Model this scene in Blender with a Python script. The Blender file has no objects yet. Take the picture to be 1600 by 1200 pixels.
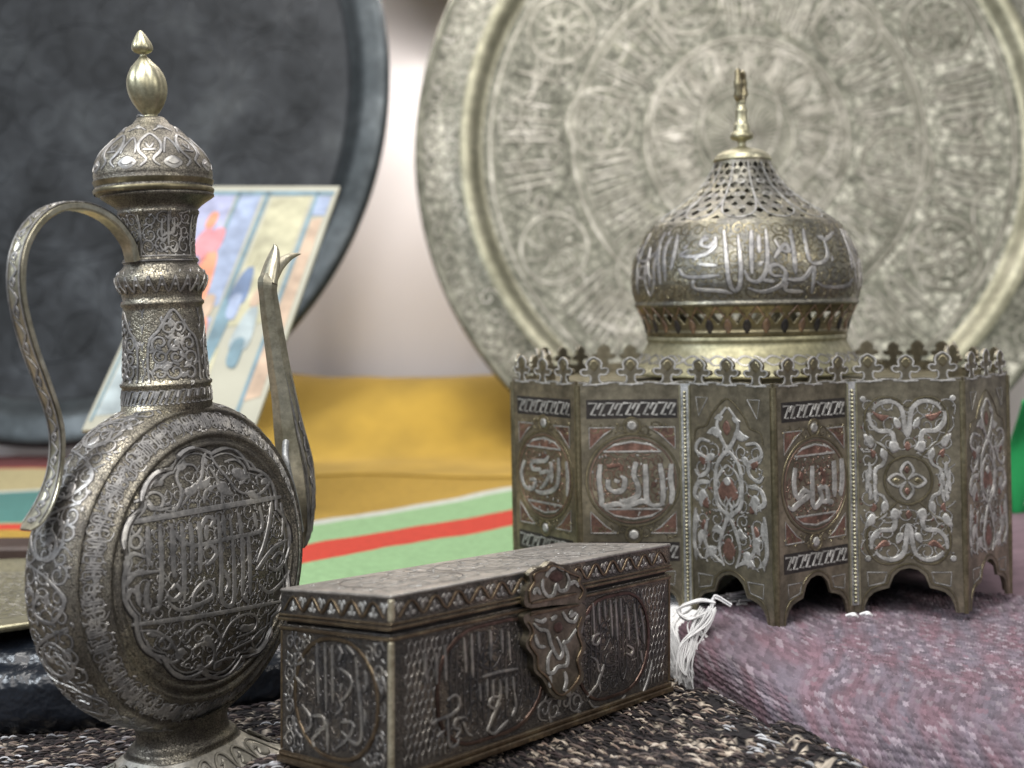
import bpy, bmesh, math, random
import numpy as np
from mathutils import Vector, Matrix, noise
from mathutils.bvhtree import BVHTree
from mathutils.geometry import tessellate_polygon
R = math.radians
PI = math.pi
sc = bpy.context.scene
col = sc.collection
# ------------------------------------------------------------------ camera
FPX, HX, HY = 1900.0, 800.0, 480.0          # focal length, optical axis and eye level, in pixels of a 1600 wide frame
cd = bpy.data.cameras.new('camera'); cam = bpy.data.objects.new('camera', cd); col.objects.link(cam)
cd.sensor_width = 36.0; cd.lens = FPX / 1600 * 36.0
cd.shift_y = -(600 - HY) / 1600
cam.rotation_euler = (R(90), 0, 0)
cd.clip_start = 0.01; cd.clip_end = 60
cd.dof.use_dof = True; cd.dof.focus_distance = 0.53; cd.dof.aperture_fstop = 8.8
sc.camera = cam
# ------------------------------------------------------------------ world and lamps
w = bpy.data.worlds.new('World'); sc.world = w; w.use_nodes = True
nt = w.node_tree; bg = nt.nodes['Background']
bg.inputs[0].default_value = (0.72, 0.80, 0.92, 1); bg.inputs[1].default_value = 0.24
def lamp(name, loc, target, size, power, colr, sy=None):
    l = bpy.data.lights.new(name, 'AREA'); l.size = size; l.energy = power; l.color = colr
    if sy: l.shape = 'RECTANGLE'; l.size_y = sy
    o = bpy.data.objects.new(name, l); col.objects.link(o); o.location = loc
    o.rotation_euler = (Vector(target) - Vector(loc)).to_track_quat('-Z', 'Y').to_euler(); return o
lamp('overhead_lamp', (-0.2, 0.0, 1.7), (0.1, 0.95, 0), 1.0, 38, (1.0, 0.97, 0.93), 0.9)
lamp('side_lamp', (1.5, -0.5, 0.9), (0.1, 0.7, -0.1), 0.6, 12, (1.0, 0.95, 0.88), 0.5)
lamp('left_lamp', (-1.1, -0.2, 0.8), (0, 0.6, -0.1), 0.3, 14, (0.86, 0.93, 1.0), 0.3)
lamp('front_wall_fill', (-0.35, -0.9, 1.2), (0.0, 1.6, 0.1), 1.3, 19, (1.0, 0.96, 0.93), 0.8)  # added fill aimed at the wall, not a known lamp
lamp('upper_wall_fill', (-0.12, 1.22, 1.15), (-0.12, 1.62, 0.0), 0.9, 8, (1.0, 0.95, 0.93), 0.08)  # unseen light added above the trays to brighten the wall
lamp('lower_wall_fill', (-0.12, 1.45, 0.46), (-0.12, 1.62, 0.0), 0.40, 2.6, (1.0, 0.95, 0.93), 0.05)  # second added light, out of frame, lifts the wall between the trays
vs = sc.view_settings; vs.view_transform = 'Standard'; vs.look = 'None'; vs.exposure = 0.0; vs.gamma = 1
random.seed(7)
# ------------------------------------------------------------------ helpers
def px(x, y, Y): return Vector(((x - HX) / FPX * Y, Y, (HY - y) / FPX * Y))
def ray(x, y): return Vector(((x - HX) / FPX, 1.0, (HY - y) / FPX)).normalized()
def tag(o, label=None, cat=None, group=None, kind=None):
    if label: o['label'] = label
    if cat: o['category'] = cat
    if group: o['group'] = group
    if kind: o['kind'] = kind
    return o
def empty(name, loc, rot=(0, 0, 0)):
    o = bpy.data.objects.new(name, None); col.objects.link(o); o.location = loc; o.rotation_euler = rot
    o.empty_display_size = 0.02; return o
class MB:
    def __init__(s): s.v = []; s.f = []; s.m = []; s.sm = []
    def add(s, vs_, fs, mi=0, smooth=False):
        b = len(s.v); s.v.extend([tuple(v) for v in vs_])
        for k, f in enumerate(fs):
            s.f.append(tuple(b + i for i in f)); s.m.append(mi[k] if isinstance(mi, (list, tuple)) else mi); s.sm.append(smooth)
    def grid(s, rows, closed_u=False, closed_v=False, mi=0, smooth=True, flip=False):
        n = len(rows); m = len(rows[0]); vs_ = [p for r in rows for p in r]; fs = []
        for i in range(n if closed_u else n - 1):
            for j in range(m if closed_v else m - 1):
                q = (i * m + j, i * m + (j + 1) % m, ((i + 1) % n) * m + (j + 1) % m, ((i + 1) % n) * m + j)
                fs.append(q[::-1] if flip else q)
        s.add(vs_, fs, mi, smooth)
    def prism(s, pts, fn, t0, t1, mi=0, mtop=None):
        """extruded 2-D outline; fn(x, y, t) gives the point"""
        n = len(pts); A = [fn(x, y, t0) for x, y in pts]; B = [fn(x, y, t1) for x, y in pts]
        s.add(A + B, [(i, (i + 1) % n, n + (i + 1) % n, n + i) for i in range(n)], mi)
        tr = tessellate_polygon([[Vector((x, y, 0)) for x, y in pts]])
        s.add(B, [tuple(t) for t in tr], mi if mtop is None else mtop); s.add(A, [tuple(t)[::-1] for t in tr], mi)
    def box(s, fn, a0, a1, b0, b1, c0, c1, mi=0):
        P = [fn(a, b, c) for c in (c0, c1) for b in (b0, b1) for a in (a0, a1)]
        s.add(P, [(0, 2, 3, 1), (4, 5, 7, 6), (0, 1, 5, 4), (2, 6, 7, 3), (0, 4, 6, 2), (1, 3, 7, 5)], mi)
    def tube(s, pts, rad, sides=8, mi=0, caps=True):
        pts = [Vector(p) for p in pts]; n = len(pts); rows = []; up = Vector((0.13, 0.21, 0.97))
        for i, p in enumerate(pts):
            t = (pts[min(i + 1, n - 1)] - pts[max(i - 1, 0)]).normalized()
            a = t.cross(up)
            if a.length < 1e-4: a = t.cross(Vector((1, 0, 0)))
            a.normalize(); b = t.cross(a); up = a.cross(t)
            r = rad[i] if isinstance(rad, (list, tuple)) else rad
            rows.append([p + a * (r * math.cos(2 * PI * k / sides)) + b * (r * math.sin(2 * PI * k / sides)) for k in range(sides)])
        s.grid(rows, closed_v=True, mi=mi)
        if caps: s.add(rows[0], [tuple(range(sides))], mi); s.add(rows[-1], [tuple(range(sides))[::-1]], mi)
    def mesh(s, name, mats, inv=None):
        me = bpy.data.meshes.new(name)
        V = s.v if inv is None else [tuple(inv @ Vector(v)) for v in s.v]
        me.from_pydata(V, [], s.f)
        for m in (mats if isinstance(mats, (list, tuple)) else [mats]): me.materials.append(m)
        me.polygons.foreach_set('material_index', s.m); me.polygons.foreach_set('use_smooth', s.sm)
        me.update(); return me
    def build(s, name, mats, parent=None, inv=None, recalc=False):
        me = s.mesh(name, mats, inv)
        if recalc:
            b = bmesh.new(); b.from_mesh(me); bmesh.ops.recalc_face_normals(b, faces=b.faces[:]); b.to_mesh(me); b.free()
        return link(name, me, parent)
def link(name, me, parent=None):
    o = bpy.data.objects.new(name, me); col.objects.link(o)
    if parent: o.parent = parent
    return o
def np_grid(name, P, mat, colors=None, parent=None):
    """dense sheet from an (n, m, 3) array"""
    n, m, _ = P.shape; me = bpy.data.meshes.new(name)
    i, j = np.meshgrid(np.arange(n - 1), np.arange(m - 1), indexing='ij')
    a = (i * m + j).ravel(); q = np.stack([a, a + 1, a + m + 1, a + m], 1).astype(np.int32)
    me.vertices.add(n * m); me.vertices.foreach_set('co', P.reshape(-1).astype(np.float32))
    me.loops.add(q.size); me.loops.foreach_set('vertex_index', q.ravel())
    me.polygons.add(len(q)); me.polygons.foreach_set('loop_start', (np.arange(len(q)) * 4).astype(np.int32))
    me.polygons.foreach_set('loop_total', np.full(len(q), 4, np.int32)); me.polygons.foreach_set('use_smooth', np.ones(len(q), bool))
    me.update(calc_edges=True)
    if colors is not None:
        at = me.color_attributes.new('yarn', 'FLOAT_COLOR', 'POINT'); c = np.ones((n * m, 4), np.float32); c[:, :3] = colors.reshape(-1, 3)
        at.data.foreach_set('color', c.ravel())
    me.materials.append(mat); return link(name, me, parent)
def cr(pts, n=5, closed=False):
    """Catmull-Rom through points of any dimension"""
    P = [tuple(p) for p in pts]; m = len(P); out = []
    if m < 3: 
        return [tuple(P[0][k] + (P[1][k] - P[0][k]) * i / n for k in range(len(P[0]))) for i in range(n + 1)] if m == 2 else P
    for i in range(m if closed else m - 1):
        g = lambda k: P[k % m] if closed else P[min(max(k, 0), m - 1)]
        p0, p1, p2, p3 = g(i - 1), g(i), g(i + 1), g(i + 2)
        for k in range(n):
            t = k / n
            out.append(tuple(0.5 * (2 * b + (c - a) * t + (2 * a - 5 * b + 4 * c - d) * t * t + (3 * b - a - 3 * c + d) * t ** 3) for a, b, c, d in zip(p0, p1, p2, p3)))
    if not closed: out.append(P[-1])
    return out
def lerp_tab(tab, x):
    if x <= tab[0][0]: return tab[0][1]
    for (a, b), (c, d) in zip(tab, tab[1:]):
        if x <= c: return b + (d - b) * (x - a) / (c - a)
    return tab[-1][1]
# ------------------------------------------------------------------ relief: raised inlay ribbons and leaves on any surface
# a surface is fn(a, b) -> (point, unit normal) or None
def ribbon(mb, S, pts, wd, h=0.00028, g=0.00022, mi=1, dark=0, closed=False, n=4, taper=(0.6, 0.5), smooth=True, lift=0.0, pen=1):
    path = cr(pts, n, closed) if smooth else ([tuple(p) for p in pts])
    q = [S(*p[:2]) for p in path]; q = [x for x in q if x is not None]
    if len(q) < 2: return
    m = len(q); rows = []; jit = random.random() * 0.00004
    for i, (p, nn) in enumerate(q):
        a = q[(i - 1) % m if closed else max(i - 1, 0)][0]; b = q[(i + 1) % m if closed else min(i + 1, m - 1)][0]
        t = b - a
        if t.length < 1e-9: t = Vector((1, 0, 0.01))
        if t.length > 0.03: return
        t.normalize(); s = nn.cross(t).normalized()
        k = 1.0 if pen is None else (.70 + .40 * abs(t.z * .85 + t.x * .5)) * (1 + .10 * noise.noise(p * 700))
        if not closed:
            u = i / (m - 1); k *= min(1, taper[0] + u * 5 * (1 - taper[0])) if u < 0.5 else min(1, taper[1] + (1 - u) * 5 * (1 - taper[1]))
        hw = wd * 0.5 * k; z0 = 0.00005 + jit + lift; H = h * (0.85 + 0.15 * k) + lift
        rows.append([p - s * (hw + g) + nn * z0, p - s * hw * 1.05 + nn * z0, p - s * hw * 0.86 + nn * H * 0.92, p + nn * H,
                     p + s * hw * 0.86 + nn * H * 0.92, p + s * hw * 1.05 + nn * z0, p + s * (hw + g) + nn * z0])
    vs_ = [p for r in rows for p in r]; fs = []; ms = []
    for i in range(m if closed else m - 1):
        i2 = (i + 1) % m
        for j in range(6): fs.append((i * 7 + j, i2 * 7 + j, i2 * 7 + j + 1, i * 7 + j + 1)[::-1]); ms.append(mi if 1 <= j <= 4 else dark)
    mb.add(vs_, fs, ms, False)
    if not closed:
        for r, fl in ((0, 0), (m - 1, 1)):
            f = [(r * 7 + 1, r * 7 + 2, r * 7 + 3, r * 7 + 4, r * 7 + 5)]
            mb.add(vs_, [f[0][::-1] if fl else f[0]], mi)
def blob(mb, S, pts, h=0.00025, g=0.00018, mi=1, dark=0, n=3, smooth=True, inset=0.75, lift=0.0):
    path = cr(pts, n, True) if smooth else [tuple(p) for p in pts]
    q = [S(*p[:2]) for p in path]
    if any(x is None for x in q): return
    m = len(q); c = Vector((0, 0, 0)); nn = Vector((0, 0, 0))
    for p, a in q: c += p; nn += a
    c /= m; nn.normalize(); z0 = 0.00006 + random.random() * 0.00003 + lift
    rows = [[p + (p - c).normalized() * g + a * z0 for p, a in q], [p + a * z0 for p, a in q], [c + (p - c) * inset + a * (h + lift) for p, a in q]]
    mb.grid(rows[:2], closed_v=True, mi=dark, smooth=False); mb.grid(rows[1:], closed_v=True, mi=mi, smooth=False)
    mb.add(rows[2] + [c + nn * (h * 1.1 + lift)], [(i, (i + 1) % m, m) for i in range(m)], mi)
def ring(mb, S, cx, cy, rx, ry, wd, mi=1, k=18, **kw):
    ribbon(mb, S, [(cx + rx * math.cos(2 * PI * i / k), cy + ry * math.sin(2 * PI * i / k)) for i in range(k)], wd, mi=mi, closed=True, n=2, **kw)
def leaf(mb, S, x, y, ang, L, W, mi=1, sx=1.0, sy=1.0, **kw):
    """split-palmette leaf outline; ang in radians"""
    o = [(0, 0), (0.25, 0.42), (0.6, 0.5), (1.0, 0.05), (0.62, -0.12), (0.3, -0.4)]
    c, s = math.cos(ang), math.sin(ang)
    blob(mb, S, [(x + sx * (u * L * c - v * W * s), y + sy * (u * L * s + v * W * c)) for u, v in o], mi=mi, n=2, **kw)
def trefoil(mb, S, x, y, ang, r, mi=1, sx=1.0, sy=1.0):
    for d in (-1.25, 0, 1.25):
        a = ang + d; L = r * (1.25 if d == 0 else 1)
        c, s = math.cos(a), math.sin(a)
        blob(mb, S, [(x + sx * (u * L * c - v * r * s), y + sy * (u * L * s + v * r * c)) for u, v in ((0.05, 0), (0.5, 0.33), (1, 0), (0.5, -0.33))], mi=mi, n=2)
def scrolls(mb, S, u0, u1, v0, v1, step, wd, sx=1.0, sy=1.0, ok=None, mi=1, mi2=None, seed=1, n=3, h=0.00024, period=None):
    """fills a rectangle of the surface with interlocking spiral tendrils and leaves (step and sizes in surface units)"""
    rd = random.Random(seed); nu = max(1, round((u1 - u0) / (step * sx))); nv = max(1, round((v1 - v0) / (step * sy)))
    for i in range(nu):
        for j in range(nv):
            cx = u0 + (i + 0.5) * (u1 - u0) / nu + rd.uniform(-.12, .12) * step * sx; cy = v0 + (j + 0.5) * (v1 - v0) / nv + rd.uniform(-.12, .12) * step * sy
            if ok and not ok(cx, cy): continue
            d = 1 if (i + j) % 2 else -1; a0 = rd.uniform(0, 2 * PI); rr = step * rd.uniform(0.5, 0.66); tot = rd.uniform(1.1, 1.5) * 2 * PI
            pts = []
            for k in range(9):
                t = k / 8; r = rr * (1 - 0.82 * t); a = a0 + d * tot * t
                p = (cx + sx * r * math.cos(a), cy + sy * r * math.sin(a))
                if not ok or ok(*p): pts.append(p)
            if len(pts) > 3: ribbon(mb, S, pts, wd, n=n, mi=mi, h=h)
            for k in range(3):
                a = a0 + d * tot * rd.random(); r = rr * rd.uniform(0.5, 0.95)
                x, y = cx + sx * r * math.cos(a), cy + sy * r * math.sin(a)
                if ok and not ok(x, y): continue
                leaf(mb, S, x, y, a + d * 0.9, wd * 3.2, wd * 1.9, mi=(mi2 if mi2 is not None and rd.random() < 0.35 else mi), sx=sx, sy=sy)
def script(mb, S, u0, u1, v0, v1, wd, sx=1.0, mi=1, seed=1, ok=None, n=3, dens=1.0, h=0.0003):
    """a band of tall cursive lettering; v0 is the baseline, v1 the top; sx converts height units to u units"""
    rd = random.Random(seed); H = v1 - v0; u = u0; st = abs(H) * 0.2 * sx / dens; dr = 1 if u1 > u0 else -1
    def rb(p, **k):
        if ok: p = [q for q in p if ok(*q)]
        if len(p) > 2: ribbon(mb, S, p, wd, mi=mi, n=n, h=h, **k)
    while (u1 - u) * dr > 0:
        x = u; k = rd.random(); b = v0 + H * rd.uniform(0.02, 0.22)
        if k < 0.45: rb([(x, v1 - rd.uniform(0, .1) * H), (x + .06 * st * dr, v0 + .6 * H), (x, b)])
        elif k < 0.62: rb([(x, v1 - .05 * H), (x + .1 * st * dr, v0 + .5 * H), (x + .05 * st * dr, b + .05 * H), (x + .7 * st * dr, v0 + .04 * H), (x + 1.2 * st * dr, b + .15 * H), (x + 1.15 * st * dr, v0 + .5 * H)])
        elif k < 0.8:
            c = v0 + H * rd.uniform(.15, .5); r = H * .1
            rb([(x + sx * r, c + r), (x - sx * r * .6, c + r * .8), (x - sx * r, c - r * .5), (x + sx * r, c - r * .6), (x + sx * r * 1.1, c + r * .6), (x + 2.6 * sx * r, c - r)])
        else:
            y = v0 + H * rd.uniform(.45, .75); L = st * rd.uniform(2, 3.2) * dr
            rb([(x - .2 * L, y + .12 * H), (x + .1 * L, y), (x + .6 * L, y + .02 * H), (x + L, y + .14 * H)])
        if rd.random() < .5:
            leaf(mb, S, x + .5 * st * dr, v0 + H * rd.uniform(.2, .9), rd.uniform(0, 6), wd * 1.8, wd * 1.3, mi=mi, sx=sx)
        u += st * rd.uniform(.55, 1.0) * dr
def zigzag(mb, S, x0, x1, y0, y1, nper, wd, mi=1, **kw):
    """interlaced angular meander"""
    p = (x1 - x0) / nper
    for i in range(nper):
        X = x0 + i * p; f = lambda a, b: (X + a * p, y0 + b * (y1 - y0))
        ribbon(mb, S, [f(.02, .12), f(.52, .12), f(.18, .86), f(.46, .86)], wd, smooth=False, mi=mi, taper=(1, 1), **kw)
        ribbon(mb, S, [f(.54, .5), f(.72, .16), f(.98, .14), f(.66, .88), f(.98, .88)], wd, smooth=False, mi=mi, taper=(1, 1), **kw)
def ylattice(mb, S, x0, x1, y0, y1, cx, cy, wd, ok=None, mi=1):
    nx = max(1, round((x1 - x0) / cx)); ny = max(1, round((y1 - y0) / cy))
    for j in range(ny):
        for i in range(nx):
            X = x0 + (i + .5 + (.5 if j % 2 else 0) + random.uniform(-.09, .09)) * (x1 - x0) / nx; Y = y0 + (j + .5 + random.uniform(-.09, .09)) * (y1 - y0) / ny
            if X > x1 or (ok and not ok(X, Y)): continue
            for d in (-1, 1): ribbon(mb, S, [(X, Y), (X + d * cx * random.uniform(.33, .45), Y + cy * random.uniform(.4, .55))], wd * random.uniform(.7, 1.15), smooth=False, mi=mi, taper=(1, .6), g=.0001, h=.0002)
            ribbon(mb, S, [(X, Y), (X, Y - cy * .6)], wd, smooth=False, mi=mi, taper=(1, .6), g=.0001, h=.0002)
class Lathe:
    """surface of revolution with an arbitrary frame: axis = M z, start direction = M x"""
    def __init__(s, prof, M, squash=None):
        s.prof = prof; s.M = M; s.R3 = M.to_3x3(); L = [0]
        for a, b in zip(prof, prof[1:]): L.append(L[-1] + math.hypot(b[0] - a[0], b[1] - a[1]))
        s.L = L; s.tot = L[-1]; s.squash = squash
    def rz(s, l):
        l = min(max(l, 0), s.tot)
        for i in range(len(s.L) - 1):
            if l <= s.L[i + 1] or i == len(s.L) - 2:
                t = (l - s.L[i]) / max(1e-9, s.L[i + 1] - s.L[i]); a, b = s.prof[i], s.prof[i + 1]
                return a[0] + (b[0] - a[0]) * t, a[1] + (b[1] - a[1]) * t
    def pt(s, th, l):
        r, z = s.rz(l); x, y = r * math.cos(th), r * math.sin(th)
        if s.squash: x, y = s.squash(x, y, z)
        return s.M @ Vector((x, y, z))
    def __call__(s, th, l):
        e = s.tot * 0.004
        r1, z1 = s.rz(l - e); r2, z2 = s.rz(l + e); d = math.hypot(r2 - r1, z2 - z1) or 1
        nr, nz = (z2 - z1) / d, -(r2 - r1) / d
        return s.pt(th, l), (s.R3 @ Vector((nr * math.cos(th), nr * math.sin(th), nz))).normalized()
    def l_at(s, z):   # length where the profile passes height z (monotone z)
        for i in range(len(s.prof) - 1):
            a, b = s.prof[i][1], s.prof[i + 1][1]
            if (a - z) * (b - z) <= 0 and a != b: return s.L[i] + (z - a) / (b - a) * (s.L[i + 1] - s.L[i])
        return s.tot
    def into(s, mb, seg=96, mi=0, hole=None, cap=False):
        rows = [[s.pt(2 * PI * k / seg, l) for k in range(seg)] for l in s.L]
        b = [p for r in rows for p in r]; fs = []
        for i in range(len(rows) - 1):
            for k in range(seg):
                if hole and hole(2 * PI * (k + .5) / seg, (s.L[i] + s.L[i + 1]) / 2): continue
                fs.append((i * seg + k, i * seg + (k + 1) % seg, (i + 1) * seg + (k + 1) % seg, (i + 1) * seg + k))
        mb.add(b, fs, mi, True)
        if cap:
            mb.add(rows[0], [tuple(range(seg))[::-1]], mi); mb.add(rows[-1], [tuple(range(seg))], mi)
def smooth_prof(pts, n=5): return cr(pts, n)
def caster(mbv, mbf, fallback=None):
    bvh = BVHTree.FromPolygons([Vector(v) for v in mbv], mbf)
    def S(x, y):
        h = bvh.ray_cast(Vector((0, 0, 0)), ray(x, y))
        if h[0] is None: return None
        n = h[1]
        if n.dot(ray(x, y)) > 0: n = -n
        return h[0], n
    return S
def Z(spec, pts): ox, oy, s = spec; return [(ox + a / s, oy + b / s) for a, b in pts]
# ------------------------------------------------------------------ materials
def mat(name):
    m = bpy.data.materials.new(name); m.use_nodes = True; return m, m.node_tree, m.node_tree.nodes['Principled BSDF']
def N(t, typ, **kw):
    n = t.nodes.new(typ)
    for k, v in kw.items():
        if k in n.inputs: n.inputs[k].default_value = v
        else: setattr(n, k, v)
    return n
def ramp(t, src, stops):
    r = t.nodes.new('ShaderNodeValToRGB'); e = r.color_ramp.elements
    while len(e) < len(stops): e.new(0.5)
    for i, (p, c) in enumerate(stops): e[i].position = p; e[i].color = (*c, 1) if len(c) == 3 else c
    t.links.new(src, r.inputs[0]); return r
def mixc(t, f, a, b):
    m = t.nodes.new('ShaderNodeMix'); m.data_type = 'RGBA'
    for s, v in ((m.inputs[0], f), (m.inputs[6], a), (m.inputs[7], b)):
        if isinstance(v, (int, float)): s.default_value = v
        elif isinstance(v, tuple): s.default_value = (*v, 1) if len(v) == 3 else v
        else: t.links.new(v, s)
    return m.outputs[2]
def metal(name, ca, cb, cc, scale=60, rough=(0.3, 0.55), metallic=0.9, chase=0.0, bump=0.15, chase_scale=900, spot=0.0):
    m, t, b = mat(name); tc = N(t, 'ShaderNodeTexCoord'); o = tc.outputs['Object']
    n1 = N(t, 'ShaderNodeTexNoise', Scale=scale, Detail=6.0, Roughness=0.65); t.links.new(o, n1.inputs['Vector'])
    n2 = N(t, 'ShaderNodeTexNoise', Scale=scale * 7, Detail=4.0, Roughness=0.7); t.links.new(o, n2.inputs['Vector'])
    c1 = ramp(t, n1.outputs['Fac'], [(0.36, ca), (0.52, cb), (0.66, cc)]).outputs[0]
    c2 = ramp(t, n2.outputs['Fac'], [(0.3, (0.55, 0.55, 0.55)), (0.65, (1.1, 1.1, 1.1))]).outputs[0]
    mm = t.nodes.new('ShaderNodeMix'); mm.data_type = 'RGBA'; mm.blend_type = 'MULTIPLY'; mm.inputs[0].default_value = 0.8
    t.links.new(c1, mm.inputs[6]); t.links.new(c2, mm.inputs[7]); cur = mm.outputs[2]
    h = n2.outputs['Fac']
    if chase:
        v = N(t, 'ShaderNodeTexVoronoi', Scale=chase_scale); v.feature = 'DISTANCE_TO_EDGE'
        nd = N(t, 'ShaderNodeTexNoise', Scale=chase_scale * .35, Detail=2.0); t.links.new(o, nd.inputs['Vector'])
        ad = t.nodes.new('ShaderNodeVectorMath'); ad.operation = 'MULTIPLY_ADD'; ad.inputs[1].default_value = (0.0022,) * 3
        t.links.new(nd.outputs['Color'], ad.inputs[0]); t.links.new(o, ad.inputs[2]); t.links.new(ad.outputs[0], v.inputs['Vector'])
        r = ramp(t, v.outputs['Distance'], [(0.0, (0, 0, 0)), (0.14, (1, 1, 1))])
        cur = mixc(t, r.outputs[0], (0.03, 0.03, 0.035), cur) if chase > .5 else mixc(t, r.outputs[0], tuple(x * .45 for x in ca), cur)
        mh = t.nodes.new('ShaderNodeMath'); mh.operation = 'MULTIPLY_ADD'; mh.inputs[1].default_value = 1.6
        t.links.new(r.outputs[0], mh.inputs[0]); t.links.new(h, mh.inputs[2]); h = mh.outputs[0]
    t.links.new(cur, b.inputs['Base Color']); b.inputs['Metallic'].default_value = metallic
    rr = ramp(t, n1.outputs['Fac'], [(0.35, (rough[1],) * 3), (0.65, (rough[0],) * 3)]); t.links.new(rr.outputs[0], b.inputs['Roughness'])
    bm = N(t, 'ShaderNodeBump', Strength=bump, Distance=0.0004); t.links.new(h, bm.inputs['Height']); t.links.new(bm.outputs[0], b.inputs['Normal'])
    return m
M = {}
M['dark'] = metal('oxidised_groove', (0.03, 0.028, 0.028), (0.045, 0.04, 0.038), (0.06, 0.05, 0.045), 90, (0.45, 0.6), 0.6)
M['ewer'] = metal('tarnished_ewer_metal', (0.13, 0.12, 0.108), (0.32, 0.295, 0.24), (0.60, 0.55, 0.41), 30, (0.32, 0.48), 0.92, 0.3, 0.3, 900)
M['ewer_brass'] = metal('worn_handle_brass', (0.30, 0.28, 0.20), (0.54, 0.505, 0.385), (0.74, 0.70, 0.55), 40, (0.3, 0.44), 0.95, bump=.2)
M['foot_base'] = metal('lit_foot_metal', (0.40, 0.38, 0.32), (0.62, 0.59, 0.52), (0.78, 0.75, 0.68), 80, (0.35, 0.5), 0.85, bump=.3)  # paler than the ewer: light on the sloping foot put into the colour
M['ewer_silver'] = metal('tarnished_silver_inlay', (0.19, 0.188, 0.188), (0.37, 0.36, 0.35), (0.57, 0.55, 0.51), 75, (0.46, 0.58), 0.88)
M['brass'] = metal('polished_brass', (0.32, 0.30, 0.20), (0.46, 0.435, 0.30), (0.60, 0.57, 0.42), 50, (0.36, 0.48), 0.93)
M['brass_dull'] = metal('dull_brass', (0.13, 0.115, 0.07), (0.25, 0.22, 0.14), (0.38, 0.34, 0.22), 55, (0.32, 0.5), 0.92, bump=.25)
M['panel'] = metal('casket_brass_sheet', (0.13, 0.117, 0.088), (0.27, 0.243, 0.178), (0.46, 0.415, 0.30), 34, (0.34, 0.5), 0.88, bump=.3)
M['silver'] = metal('worn_silver_inlay', (0.22, 0.215, 0.20), (0.42, 0.415, 0.395), (0.62, 0.61, 0.58), 210, (0.5, 0.62), 0.65)
M['copper'] = metal('copper_inlay', (0.12, 0.08, 0.065), (0.24, 0.14, 0.11), (0.40, 0.24, 0.19), 140, (0.42, 0.55), 0.8)
M['box_mid'] = metal('box_low_relief', (0.08, 0.078, 0.082), (0.14, 0.13, 0.125), (0.22, 0.195, 0.17), 90, (0.4, 0.55), 0.92)
M['hasp'] = metal('hasp_brass', (0.12, 0.11, 0.085), (0.22, 0.20, 0.15), (0.36, 0.33, 0.25), 80, (0.3, 0.42), 0.92, bump=.3)
M['oval'] = metal('reddish_frame_line', (0.09, 0.06, 0.05), (0.17, 0.115, 0.095), (0.28, 0.20, 0.16), 90, (0.3, 0.42), 0.92)
M['base_brass'] = metal('satin_base_brass', (0.24, 0.225, 0.14), (0.36, 0.34, 0.22), (0.50, 0.47, 0.33), 40, (0.46, 0.58), 0.9, bump=.3)
M['edge_brass'] = metal('rubbed_bright_brass', (0.30, 0.26, 0.18), (0.60, 0.55, 0.41), (0.78, 0.73, 0.58), 150, (0.38, 0.5), 0.8)
M['copper_edge'] = metal('copper_border_line', (0.22, 0.15, 0.11), (0.36, 0.25, 0.19), (0.45, 0.33, 0.26), 120, (0.3, 0.45), 0.9)
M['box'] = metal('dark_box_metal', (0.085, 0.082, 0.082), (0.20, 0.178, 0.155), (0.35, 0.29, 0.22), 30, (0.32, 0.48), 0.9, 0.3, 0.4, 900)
M['box_line'] = metal('box_relief_metal', (0.20, 0.195, 0.195), (0.38, 0.365, 0.345), (0.56, 0.53, 0.47), 90, (0.42, 0.55), 0.92)
M['box_rim'] = metal('box_moulding_brass', (0.14, 0.10, 0.065), (0.24, 0.185, 0.125), (0.40, 0.33, 0.21), 70, (0.28, 0.42), 0.92)
M['box_top'] = metal('box_top_sheen_tint', (0.25, 0.232, 0.21), (0.42, 0.395, 0.37), (0.56, 0.53, 0.50), 50, (0.34, 0.5), 0.8, bump=.4)  # paler than the box: light reflected off the lid put into the colour
M['dome'] = metal('dome_metal', (0.15, 0.147, 0.137), (0.29, 0.275, 0.22), (0.50, 0.46, 0.32), 34, (0.3, 0.44), 0.92, 0.3, 0.25, 1000)
M['pale_tin'] = metal('pale_solder_strip', (0.26, 0.27, 0.27), (0.42, 0.43, 0.43), (0.64, 0.65, 0.66), 200, (0.42, 0.55), 0.75)
M['tray_dark'] = metal('blackened_tray_metal', (0.010, 0.0115, 0.013), (0.018, 0.020, 0.0225), (0.030, 0.033, 0.035), 9, (0.42, 0.6), 0.7, bump=.4)
M['tray_rim'] = metal('blackened_tray_rim', (0.025, 0.031, 0.034), (0.043, 0.051, 0.055), (0.065, 0.074, 0.078), 10, (0.4, 0.55), 0.7)
M['tray'] = metal('engraved_silvered_brass', (0.13, 0.13, 0.10), (0.225, 0.222, 0.18), (0.33, 0.32, 0.27), 26, (0.46, 0.6), 0.7, 0.4, 0.5, 85)
M['tray_line'] = metal('tray_raised_lines', (0.19, 0.18, 0.145), (0.29, 0.275, 0.232), (0.40, 0.38, 0.335), 30, (0.48, 0.58), 0.6)
M['tray_gold'] = metal('tray_smooth_brass', (0.17, 0.165, 0.115), (0.26, 0.25, 0.18), (0.36, 0.345, 0.26), 12, (0.45, 0.55), 0.75)
M['tray_groove'] = metal('tray_dark_ground', (0.09, 0.09, 0.068), (0.145, 0.143, 0.112), (0.21, 0.205, 0.16), 30, (0.45, 0.6), 0.7)
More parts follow.
